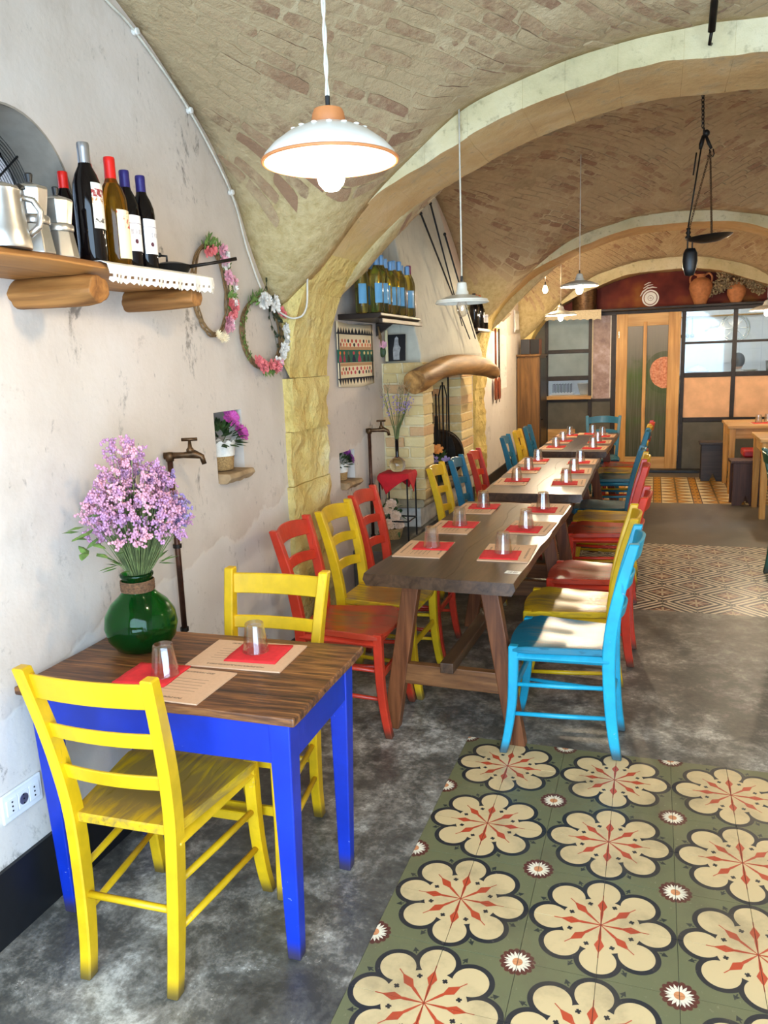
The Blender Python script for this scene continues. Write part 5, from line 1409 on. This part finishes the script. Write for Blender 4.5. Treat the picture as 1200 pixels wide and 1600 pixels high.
# ------------------------------------------------------------------ wire stand with red cloth, bottle vase, rose basket
t = thing('plant_stand', 'thin black iron plant stand on the hearth ledge', 'stand', (-1.01, 1.84, .46))
for dx, dy in ((-.09, -.09), (.09, -.09), (.09, .09), (-.09, .09)): ob('leg', B().tube([(dx, dy, 0), (dx, dy, .41)], .0055, 6), 'black_iron', t)
for z in (.12, .41): ob('shelf_frame', B().tube([(-.09, -.09, z), (.09, -.09, z), (.09, .09, z), (-.09, .09, z)], .005, 6, close=True), 'black_iron', t)
ob('top_plate', B().bb(-.092, .092, -.092, .092, .41, .416), 'black_iron', t)
vs = []; fs = []; n = 28
for i in range(n+1):
    for j in range(n+1):
        a, c_ = -1+2*i/n, -1+2*j/n; u = a*.165; v = c_*.165; ru, rv_ = (u*.9-v*.44), (u*.44+v*.9)
        m_ = max(abs(ru), abs(rv_)); over = max(0, m_-.094); 
        kx = .096/max(m_, 1e-6) if over > 0 else 1; px, py = ru*kx+(ru/max(m_, 1e-6))*over*.16, rv_*kx+(rv_/max(m_, 1e-6))*over*.16
        vs.append((px, py, .4185-over*.95+.004*math.sin(9*u)*(over > 0)))
for i in range(n):
    for j in range(n): k = i*(n+1)+j; fs.append((k, k+1, k+n+2, k+n+1))
o = ob('table_cloth', B().add(vs, fs), 'cloth_red', smooth=True, loc=(-1.01, 1.84, .46)); md = o.modifiers.new('t', 'SOLIDIFY'); md.thickness = .0025; md.offset = 1; tag(o, 'red cloth draped over the small plant stand', 'cloth')
t = thing('bottle_vase', 'clear round bottle vase with a dark neck on the red cloth', 'vase', (-1.01, 1.85, .8825))
ob('body', B().lathe([(0, 0), (.03, 0), (.045, .012), (.052, .035), (.048, .062), (.03, .082), (.012, .092)], 24, cap=False), 'glass_clear', t, smooth=True)
ob('neck', B().lathe([(.013, .09), (.011, .10), (.0115, .20), (.014, .204), (.011, .204), (.009, .2), (.009, .10)], 16, cap=False), 'glass_wine', t, smooth=True)
t = thing('lavender_spray', 'spray of dried purple flowers in the bottle vase', 'flowers', (-1.01, 1.85, .8825)); rr = random.Random(12); sb = B(); fb = B(); tb = B()
for k in range(34):
    th = rr.random()*6.28; sp = math.sqrt(rr.random()); tip = Vector((.09*sp*math.cos(th), .11*sp*math.sin(th), rr.uniform(.34, .52))); sb.tube([(0, 0, .12), (.02*sp*math.cos(th), .02*sp*math.sin(th), .26), tuple(tip)], .0013, 4)
    for q in range(7):
        p = tip+rv(rr)*.026; 
        if tip.z < .46: fb.ball(p, rr.uniform(.003, .0055), 5, 3)
        else: tb.tube([tip, p+Vector((0, 0, .03))], .0009, 3)
ob('stems', sb, 'stem', t)['kind'] = 'stuff'; ob('florets', fb, 'petal_lilac', t)['kind'] = 'stuff'; ob('dry_tips', tb, 'dry_brush', t)['kind'] = 'stuff'
t = thing('rose_basket', 'small basket of pale cream roses under the plant stand', 'flowers', (-1.04, 1.80, .4605)); rr = random.Random(4)
ob('basket', B().lathe([(0, 0), (.05, 0), (.07, .07), (.066, .07), (.048, .006), (0, .006)], 20), 'burlap', t, smooth=40)
for p in ((.0, -.05, .10), (.03, -.02, .15), (-.02, -.02, .19), (.045, .0, .09), (.0, -.01, .22)):
    b = B()
    for q in range(4): petal_fan(b, Vector(p)+Vector((0, -.004*q, .003*q)), (.4, -1, .5), .034*(1-.2*q), 6, .9, .3+.3*q, rr)
    ob('rose', b, 'rose_pale', t)
b = B()
for k in range(40): leaf(b, Vector((rr.uniform(-.06, .06), rr.uniform(-.06, .06), rr.uniform(.06, .22))), rv(rr), .05, .012)
ob('leaves', b, 'leaf', t)['kind'] = 'stuff'

# ------------------------------------------------------------------ right of the fireplace: small shelf, peels, frame, sill
t = thing('corner_shelf', 'small dark shelf of red wine bottles beside the hood', 'shelf'); ob('board', B().bb(XL, -1.0, 4.28, 4.83, 1.80, 1.825), 'dark_wood', t, bev=.003); ob('bracket', B().prism([(XL, 1.80), (-1.03, 1.80), (XL, 1.70)], 'y', 4.52, 4.55), 'dark_wood', t)
for k, (x, y, f, l) in enumerate([(-1.05, 4.36, 'foil_black', None), (-1.06, 4.47, 'foil_copper', None), (-1.05, 4.60, 'foil_copper', None), (-1.06, 4.69, 'foil_black', 'label_white'), (-1.045, 4.775, 'foil_red', 'label_white')]):
    bottle(x, y, 1.827, 'glass_wine', f, l, ['black-necked red wine bottle nearest us on the small corner shelf', 'copper-necked wine bottle, left of two, on the small corner shelf', 'copper-necked wine bottle, right of two, on the small corner shelf', 'black-necked white-labelled bottle on the small corner shelf', 'red-necked white-labelled bottle at the end of the small corner shelf'][k], 'bottles on the corner shelf', -.8)
t = thing('peel_rack', 'small wooden peg rail holding baker peels on the wall', 'rack'); ob('rail', B().bb(XL, XL+.02, 5.80, 6.22, 1.845, 1.885), 'pine_flat', t, bev=.002)
for k, (y, m) in enumerate(((5.88, 'mahogany'), (6.08, 'dark_wood'))):
    t = thing('baker_peel', ['reddish wooden baker peel hanging on the wall rail', 'dark handled baker peel hanging on the wall rail'][k], 'peel', (XL+.035, y, 1.10), 0, 'baker peels'); ob('handle', B().tube([(0, 0, .2), (0, 0, .77)], .011, 8), m, t, smooth=True)
    ob('blade', B().prism([(-.06, .03), (-.05, 0), (.05, 0), (.06, .03), (.06, .2), (.03, .24), (-.03, .24), (-.06, .2)], 'x', -.008, .008), 'mahogany', t, bev=.003)
    ob('ring', B().tube([(0, .012*math.cos(a), -.02+.018*math.sin(a)) for a in [2*PI*i/14 for i in range(14)]], .002, 5, close=True), 'iron', t)
t = thing('wall_frame', 'narrow silver picture frame high on the wall before the cupboard', 'picture', (XL+.012, 7.42, 1.99)); ob('frame', B().bb(-.01, .01, -.16, .16, -.135, .135), 'alu', t, bev=.003); ob('print', B().bb(.0102, .0115, -.12, .12, -.10, .10), 'paper_white', t)
b = B(); b.loft([[Vector((XL, 5.95, 1.98)), Vector((XL+.01, 6.1, 1.96)), Vector((XL+.01, 6.5, 1.96)), Vector((XL, 6.6, 1.98))], [Vector((XL, 5.95, 2.0)), Vector((XL+.11, 6.05, 2.05)), Vector((XL+.11, 6.5, 2.05)), Vector((XL, 6.6, 2.0))]]); tag(ob('wall_bracket', b, 'slab_stone', bev=.004), 'small stone corbel jutting from the wall beyond the second arch', 'corbel')

# ------------------------------------------------------------------ back partition
YP = 8.2
pt = link('wall_partition', None); struct(pt, 'glazed iron partition between the dining room and the kitchen')
def bar(n, x0, x1, z0, z1, m='frame_iron', d=.05, y=YP, bev=.003): return ob(n, B().bb(x0, x1, y-d/2, y+d/2, z0, z1), m, pt, bev=bev)
bar('header', XL, XR, 2.045, 2.085, d=.12); ob('header_shelf', B().bb(-.95, XR-.05, 7.87, 8.18, 2.085, 2.11), 'frame_iron', pt, bev=.003)
for x0, x1, z0 in ((-.905, -.865, 0), (-.335, -.285, 0), (-.045, .015, 0), (.822, .868, 0), (1.425, 1.475, .66), (2.05, 2.10, .66)): bar('post', x0, x1, z0, 2.045, d=.06)
# left bay with the serving hatch
bar('rail', -.865, -.335, 1.575, 1.625); bar('rail', -.865, -.335, 1.215, 1.275)
ob('pane', B().bb(-.865, -.335, YP-.004, YP+.004, 1.625, 2.045), 'pane_frosted', pt); ob('pane', B().bb(-.865, -.335, YP-.004, YP+.004, 1.275, 1.575), 'pane_frosted', pt)
ob('hatch_counter', B().bb(-.905, -.29, YP-.10, YP+.25, .965, 1.01), 'pine_flat', pt, bev=.004)
bar('lower_panel', -.865, -.335, .0, .93, 'grey_panel', .02); bar('rail', -.865, -.045, .93, .965)
ob('patch_board', B().bb(-.865, -.50, YP-.035, YP-.012, .36, .56), 'pine_flat', pt)
ob('mauve_panel', B().bb(-.285, -.045, YP-.015, YP+.015, .965, 2.045), 'mauve_plaster', pt); bar('lower_panel', -.285, -.045, 0, .93, 'grey_panel', .02)
ob('edge_strip', B().bb(-.29, -.275, YP-.036, YP-.016, .98, 2.04), 'lace_beige', pt); ob('edge_strip', B().bb(-.058, -.045, YP-.036, YP-.016, .98, 2.04), 'white_trim', pt)
# right bays: panes over peach panels over a dark dado
for x0, x1 in ((.868, 1.425), (1.475, 2.05), (2.10, XR)):
    bar('rail', x0, x1, 1.635, 1.665, d=.04); bar('rail', x0, x1, 1.215, 1.275); bar('rail', x0, x1, .645, .70)
    for z0, z1 in ((1.275, 1.635), (1.665, 2.045)): ob('pane', B().bb(x0, x1, YP-.003, YP+.003, z0, z1), 'pane', pt)
    bar('peach_panel', x0, x1, .70, 1.215, 'peach', .02); bar('lower_panel', x0, x1, 0, .645, 'grey_panel', .03)
for s in (-1, 1): bar('dado_post', XR-.02 if s > 0 else XL, XR if s > 0 else XL+.02, 0, 2.045)
bar('side_panel', XL+.02, -.905, 0, 2.045, 'grey_panel', .02)
ob('plinth', B().bb(-.9, XR, 7.98, YP-.03, 0, .035), 'black_paint', pt, bev=.004)
# arched header board with the spiral emblem
poly = [(XL, 2.11), (XR, 2.11)]
for i in range(31):
    x = XR-(XR-XL)*i/30; poly.append((x, max(2.115, interp(INTR_S, abs(x-XC))-.09+.04)))
ob('header_board', B().prism(poly, 'y', YP-.02, YP+.02), 'header_panel', pt)
em = link('emblem', None, None, pt)
def ringpoly(cx, cz, r0, r1): 
    b = B(); n = 40; vs = []; fs = []
    for k in range(n):
        a = 2*PI*k/n
        for r, y in ((r0, YP-.021), (r1, YP-.021), (r1, YP-.027), (r0, YP-.027)): vs.append((cx+r*math.cos(a), y, cz+r*math.sin(a)))
    for k in range(n):
        q = (k+1) % n
        for i in range(4): j = (i+1) % 4; fs.append((4*k+i, 4*k+j, 4*q+j, 4*q+i))
    return b.add(vs, fs)
ex, ez = .43, 2.235
for r0, r1 in ((.085, .103), (.035, .075), (.012, .030)): ob('emblem_ring', ringpoly(ex, ez, r0, r1), 'paper_white', em)
ob('emblem_dot', ringpoly(ex, ez, 0.0005, .007), 'paper_white', em)
def stroke(pts, w0): b = B(); b.tube([(x, YP-.024, z) for x, z in pts], [w0*.6]+[w0]*(len(pts)-2)+[w0*.5], 6); ob('emblem_stroke', b, 'paper_white', em, smooth=True)
stroke([(ex-.125, ez+.03), (ex-.095, ez+.085), (ex-.04, ez+.125), (ex+.02, ez+.135), (ex+.075, ez+.125)], .0095)
stroke([(ex-.09, ez+.125), (ex-.03, ez+.16), (ex+.025, ez+.165)], .008); stroke([(ex-.08, ez+.165), (ex-.03, ez+.19), (ex+.0, ez+.193)], .0065)
# door
d = link('door_1', None, None, None, (.02, YP-.04, .02)); struct(d, 'pine door with two tall painted glass panels')
DW, DH = .79, 2.03
for a in ((0, .14, 0, DH), (DW-.15, DW, 0, DH)): ob('stile', B().bb(a[0], a[1], -.02, .02, a[2], a[3]), 'pine', d, bev=.004)
ob('rail', B().bb(.14, DW-.15, -.019, .019, DH-.16, DH), 'pine_flat', d, bev=.004); ob('rail', B().bb(.14, DW-.15, -.019, .019, 0, .17), 'pine_flat', d, bev=.004)
ob('mullion', B().bb(.335, .38, -.024, .024, .06, DH-.11), 'pine', d, bev=.004)
ob('pane', B().bb(.14, .335, -.005, .005, .17, DH-.16), 'door_glass', d); ob('pane', B().bb(.38, DW-.15, -.005, .005, .17, DH-.16), 'door_glass', d)
ob('hinge', B().tube([(.03, -.024, 1.72), (.03, -.024, 1.81)], .006, 8), 'steel', d)
# things standing on the header
t = thing('amphora_jar', 'terracotta amphora with two loop handles on top of the partition', 'jar', (1.02, 8.03, 2.112))
ob('body', B().lathe([(0, 0), (.06, 0), (.07, .01), (.115, .12), (.137, .2), (.13, .26), (.085, .31), (.05, .325), (.047, .35), (.058, .365), (.05, .365), (.04, .34), (0, .33)], 32), 'terracotta', t, smooth=50)
for s in (-1, 1): ob('handle', B().tube(catmull([(s*.122, 0, .265), (s*.125, 0, .33), (s*.09, 0, .372), (s*.045, 0, .355)], 5), .0115, 8), 'terracotta', t, smooth=True)
t = thing('terracotta_pot', 'round terracotta pot holding dried brush on top of the partition', 'pot', (1.43, 8.04, 2.112)); ob('body', B().lathe([(0, 0), (.06, 0), (.105, .1), (.11, .15), (.085, .205), (.06, .22), (.066, .24), (.055, .24), (0, .2)], 28), 'terracotta', t, smooth=50)
t = thing('dried_brush', 'bushy dried brush spilling from the terracotta pot', 'plant', (1.43, 8.03, 2.33)); rr = random.Random(6); sb = B(); fb = B()
for k in range(90):
    dd = rv(rr, (-.1, 1)); dd.y *= .36; tip = Vector((dd.x*.32, dd.y*.3, dd.z*.27-(.1 if abs(dd.x) > .7 else 0))); sb.tube([(0, 0, -.03), tuple(tip*.5+Vector((0, 0, .03))), tuple(tip)], .0018, 4)
    for q in range(9): fb.ball(tip*rr.uniform(.55, 1)+rv(rr)*.035, rr.uniform(.008, .016), 4, 3)
ob('stems', sb, 'twig', t)['kind'] = 'stuff'; ob('seed_heads', fb, 'dry_brush', t)['kind'] = 'stuff'
t = thing('metal_drum', 'wide dented metal drum on top of the partition', 'drum', (-.38, 8.015, 2.112)); ob('body', B().lathe([(0, 0), (.15, 0), (.155, .01), (.155, .30), (.158, .31), (.15, .31), (.148, .02), (0, .02)], 32), 'brass_old', t, smooth=40)
t = thing('wooden_box', 'wooden loudspeaker box beside the metal drum on the partition', 'box', (-.77, 8.03, 2.112), .3); ob('cabinet', B().bb(-.10, .10, -.08, .08, 0, .20), 'speaker_wood', t, bev=.003); ob('grille', B().bb(.0, .09, -.083, -.08, .01, .19), 'black_plastic', t)
b = B(); vs = []; fs = []; n = 36
for i in range(n+1):
    x = -.93+.77*i/n
    for j, (y, z) in enumerate(((8.05, 2.1125), (8.13, 2.1125), (8.132, 2.06), (8.128, 2.0+.018*abs(math.sin(i*PI/4))-.02*(i/n)))): vs.append((x, 7.945-(y-8.05), z))
for i in range(n):
    for j in range(3): k = i*4+j; fs.append((k, k+1, k+5, k+4))
o = ob('lace_valance', B().add(vs, fs), 'lace_beige'); md = o.modifiers.new('t', 'SOLIDIFY'); md.thickness = .003; tag(o, 'scalloped beige lace valance hanging from the partition header', 'lace')
# ------------------------------------------------------------------ cupboard with loudspeakers
t = thing('cupboard', 'tall brown wooden cupboard in the back left corner', 'cupboard', (XL+.004, 7.45, 0))
ob('carcass', B().bb(.015, .29, .012, .68, 0, 1.555), 'cabinet_wood', t, bev=.004); ob('front_board', B().bb(.01, .295, -.006, .014, .05, 1.535), 'cabinet_wood', t, bev=.004); ob('top', B().bb(.0, .31, -.02, .69, 1.555, 1.58), 'cabinet_wood', t, bev=.004)
sd = ob('side_door', B().bb(.29, .304, .03, .66, .06, 1.53), 'dark_wood', t, bev=.003); ob('knob', B().ball((.312, .1, .75), .012), 'iron', sd)
for k, (x, rz) in enumerate(((-1.075, .05), (-.945, -.1))):
    t = thing('loudspeaker', ['black loudspeaker on the left of the cupboard top', 'black loudspeaker with wooden side on the right of the cupboard top'][k], 'speaker', (x, 7.58, 1.581), rz, 'loudspeakers on the cupboard')
    ob('cabinet', B().bb(-.058, .058, -.07, .07, 0, .19), 'speaker_wood', t, bev=.003); ob('grille', B().bb(-.056, .056, -.076, -.069, .004, .186), 'black_plastic', t, bev=.002)
# ------------------------------------------------------------------ kitchen behind the glass
t = thing('kitchen_counter', 'white counter in the kitchen behind the panes', 'counter', (.9, 9.45, 0)); ob('body', B().bb(-.75, 1.55, -.3, .3, 0, 1.17), 'kitchen_white', t, bev=.004); ob('worktop', B().bb(-.78, 1.57, -.33, .33, 1.17, 1.21), 'steel', t, bev=.003)
def plates(x, y, n, label):
    for k in range(n):
        t = B().lathe([(0, 0), (.07, 0), (.12, .012), (.122, .014), (.07, .006), (0, .005)], 24); tag(ob('plate', t, 'porcelain', smooth=40, loc=(x, y, 1.211+.011*k)), ['lowest', 'second lowest', 'middle', 'second highest', 'topmost'][k]+' '+label, 'plate', 'stacked plates in the kitchen')
plates(1.74, 9.3, 5, 'white plate in the stack seen through the right pane')
t = thing('steel_beaker', 'tall shiny steel beaker beside the plates in the kitchen', 'pot', (2.02, 9.28, 1.211)); ob('body', B().lathe([(0, 0), (.06, 0), (.075, .17), (.078, .172), (.07, .17), (.056, .01), (0, .01)], 24), 'steel', t, smooth=40)
t = thing('white_tureen', 'blue and white lidded dish on the kitchen counter', 'dish', (1.08, 9.3, 1.211)); ob('bowl', B().lathe([(0, 0), (.10, 0), (.15, .05), (.15, .06), (0, .06)], 28), 'porcelain', t, smooth=40); ob('lid', B().lathe([(.15, .06), (.12, .09), (.04, .125), (.012, .13), (.014, .145), (0, .15)], 28), 'porcelain', t, smooth=40)
t = thing('plastic_tub', 'pale green plastic tub behind the serving hatch', 'tub', (-.36, 8.75, 0)); ob('stand', B().bb(-.55, .3, -.15, .25, 0, 1.0), 'kitchen_white', t); ob('tub', B().loft([[Vector((-.12, -.1, 1.0)), Vector((.16, -.1, 1.0)), Vector((.16, .1, 1.0)), Vector((-.12, .1, 1.0))], [Vector((-.16, -.12, 1.16)), Vector((.2, -.12, 1.16)), Vector((.2, .12, 1.16)), Vector((-.16, .12, 1.16))]]), 'enamel', t, bev=.01)
t = thing('dish_rack', 'white wire dish rack behind the serving hatch', 'rack', (-.72, 8.72, 1.0)); b = B()
for k in range(7): b.tube([(-.13+.04*k, -.1, .001), (-.13+.04*k, -.1, .15), (-.13+.04*k, .1, .15), (-.13+.04*k, .1, .001)], .004, 6)
ob('wires', b, 'black_plastic', t); ob('tray', B().bb(-.15, .15, -.12, .12, 0, .03), 'kitchen_white', t)
t = thing('round_tray', 'big round wire tray hanging on the kitchen wall', 'tray', (1.62, 10.27, 1.86)); b = B()
for r in (.17, .2, .21): b.tube([(r*math.cos(a), 0, r*math.sin(a)) for a in [2*PI*k/32 for k in range(32)]], .005, 6, close=True)
ob('rings', b, 'steel', t); 
for k in range(4): a = PI*k/4; ob('wire', B().tube([(.2*math.cos(a), 0, .2*math.sin(a)), (-.2*math.cos(a), 0, -.2*math.sin(a))], .004, 6), 'steel', t)
t = thing('utensil_rail', 'rail of steel utensils on the kitchen wall', 'rack', (1.0, 10.24, 2.05)); ob('bar', B().tube([(-.3, 0, 0), (1.4, 0, 0)], .012, 8), 'pine_flat', t)
for k in range(5): ob('ladle', B().tube([(-.25+.07*k, 0, 0), (-.25+.07*k, -.01, -.25)], .005, 6).ball((-.25+.07*k, -.02, -.28), .03, 8, 6, (1, .5, 1)), 'steel', t)
for x in (-.2, 1.35):
    t = thing('kitchen_light', 'fluorescent strip light on the kitchen ceiling ' + ('behind the hatch' if x < 0 else 'behind the right panes'), 'lamp', (x, 9.2, 2.56)); ob('fitting', B().bb(-.5, .5, -.04, .04, .02, .06), 'kitchen_white', t); ob('tube', B().tube([(-.48, 0, 0), (.48, 0, 0)], .016, 10), 'tube_lit', t, smooth=True)
# a cook seen from behind through the pane
t = thing('person', 'person with short dark hair standing in the kitchen, seen from behind', 'person', (1.545, 8.72, 0))
V = [(0, 0, .82), (0, 0, 1.0), (0, -.01, 1.18), (0, 0, 1.27), (0, 0, 1.335), (.14, 0, 1.22), (.20, .02, 1.02), (.20, .16, .92), (-.14, 0, 1.22), (-.20, .02, 1.02), (-.20, .16, .92), (.08, 0, .78), (.085, 0, .43), (.085, 0, .06), (.09, .1, .03), (-.08, 0, .78), (-.085, 0, .43), (-.085, 0, .06), (-.09, .1, .03)]
E_ = [(0, 1), (1, 2), (2, 3), (3, 4), (2, 5), (5, 6), (6, 7), (2, 8), (8, 9), (9, 10), (0, 11), (11, 12), (12, 13), (13, 14), (0, 15), (15, 16), (16, 17), (17, 18)]
RD = [.13, .12, .13, .055, .05, .055, .045, .03, .055, .045, .03, .085, .06, .045, .04, .085, .06, .045, .04]
me = bpy.data.meshes.new('body'); me.from_pydata(V, E_, []); o = link('body', me, None, t); sk = o.modifiers.new('skin', 'SKIN')
for k, r in enumerate(RD): me.skin_vertices[0].data[k].radius = (r, r*.8); 
me.skin_vertices[0].data[0].use_root = True
sb = o.modifiers.new('sub', 'SUBSURF'); sb.levels = 2; sb.render_levels = 2; me.materials.append(MATS['shirt'])
hd = ob('head', B().ball((0, 0, 1.385), .085, 18, 14, (.88, 1.02, 1.22)).ball((0, .085, 1.375), .016, 8, 6, (.7, 1, 1.1)).ball((.075, 0, 1.375), .018, 8, 6, (.4, .8, 1.3)).ball((-.075, 0, 1.375), .018, 8, 6, (.4, .8, 1.3)), 'skin', t, smooth=True)
ob('hair', B().ball((0, -.012, 1.405), .093, 18, 14, (.92, 1.02, 1.1)), 'hair', t, smooth=True)

# ------------------------------------------------------------------ right-hand corner: pine tables, stools, bench
def pine_table(x0, x1, y0, y1, zt, label):
    t = thing('pine_table', label, 'table', ((x0+x1)/2, (y0+y1)/2, 0), 0, 'pine tables in the back right corner'); hx, hy = (x1-x0)/2, (y1-y0)/2
    ob('tabletop', B().bb(-hx, hx, -hy, hy, zt-.03, zt), 'pine_flat', t, bev=.004)
    for sx in (-1, 1):
        for sy in (-1, 1): ob('leg', B().loft(rect_path([(sx*(hx-.05), sy*(hy-.05), 0), (sx*(hx-.05), sy*(hy-.05), zt-.03)], [.024, .032], [.024, .032])), 'pine', t, bev=.003)
    for sy in (-1, 1): ob('apron', B().bb(-hx+.08, hx-.08, sy*(hy-.05)-.01, sy*(hy-.05)+.01, zt-.14, zt-.03), 'pine_flat', t, bev=.002)
    for sx in (-1, 1): ob('apron', B().bb(sx*(hx-.05)-.01, sx*(hx-.05)+.01, -hy+.08, hy-.08, zt-.14, zt-.03), 'pine_flat', t, bev=.002)
    return t
pine_table(1.27, 2.25, 6.40, 7.25, .745, 'pine table laid with a red napkin against the back right corner')
pine_table(1.43, 2.3, 5.02, 5.72, .745, 'pine table cut by the right edge, nearer than the laid one')
def stool(x, y, rz, m, label, sz=.3, h=.45):
    t = thing('wooden_stool', label, 'stool', (x, y, 0), rz, 'solid wooden stools'); q = sz/2
    ob('seat', B().bb(-q, q, -q*.8, q*.8, h-.028, h), m, t, bev=.004)
    for s in (-1, 1):
        # board leg with a notch cut into its foot
        ob('side_board', B().prism([(-q*.72, 0), (-q*.2, 0), (0, .10), (q*.2, 0), (q*.72, 0), (q*.78, h-.028), (-q*.78, h-.028)], 'x', s*(q-.035)-.012, s*(q-.035)+.012).xf(Matrix.Rotation(PI/2, 4, 'Z')) if False else B().prism([(-q*.85, 0), (-q*.25, 0), (0, .10), (q*.25, 0), (q*.85, 0), (q*.85, h-.028), (-q*.85, h-.028)], 'y', s*(q*.62)-.012, s*(q*.62)+.012), m, t, bev=.003)
    ob('brace', B().bb(-.012, .012, -q*.6, q*.6, h-.12, h-.028), m, t)
stool(1.20, 7.42, 0, 'dark_wood', 'black wooden stool with notched board legs before the partition', .32, .47)
stool(1.40, 5.83, .05, 'stool_wood', 'dark brown wooden stool with notched board legs by the near pine table', .30, .46)
t = thing('padded_bench', 'dark bench with a red padded seat under the pine tables', 'bench', (1.75, 6.12, 0)); ob('cushion', B().bb(-.36, .4, -.16, .16, .46, .53), 'seat_red', t, bev=.02, seg=3); ob('frame', B().bb(-.35, .39, -.15, .15, .38, .46), 'stool_wood', t, bev=.004)
for sx in (-.32, .36):
    for sy in (-.12, .12): ob('leg', B().bb(sx-.022, sx+.022, sy-.022, sy+.022, 0, .38), 'stool_wood', t, bev=.003)
setting((0, 0, 0), 0, 1.62, 6.70, .1, 1.62, 6.70, .1, 1.60, 6.70, .745, 'on the pine table in the back right corner', 'on the pine table', 0)
tag(link('tumbler', GM, None, None, (1.70, 6.79, .7548)), 'second upturned glass tumbler at the back of the pine table', 'glass', 'tumblers on the pine table')
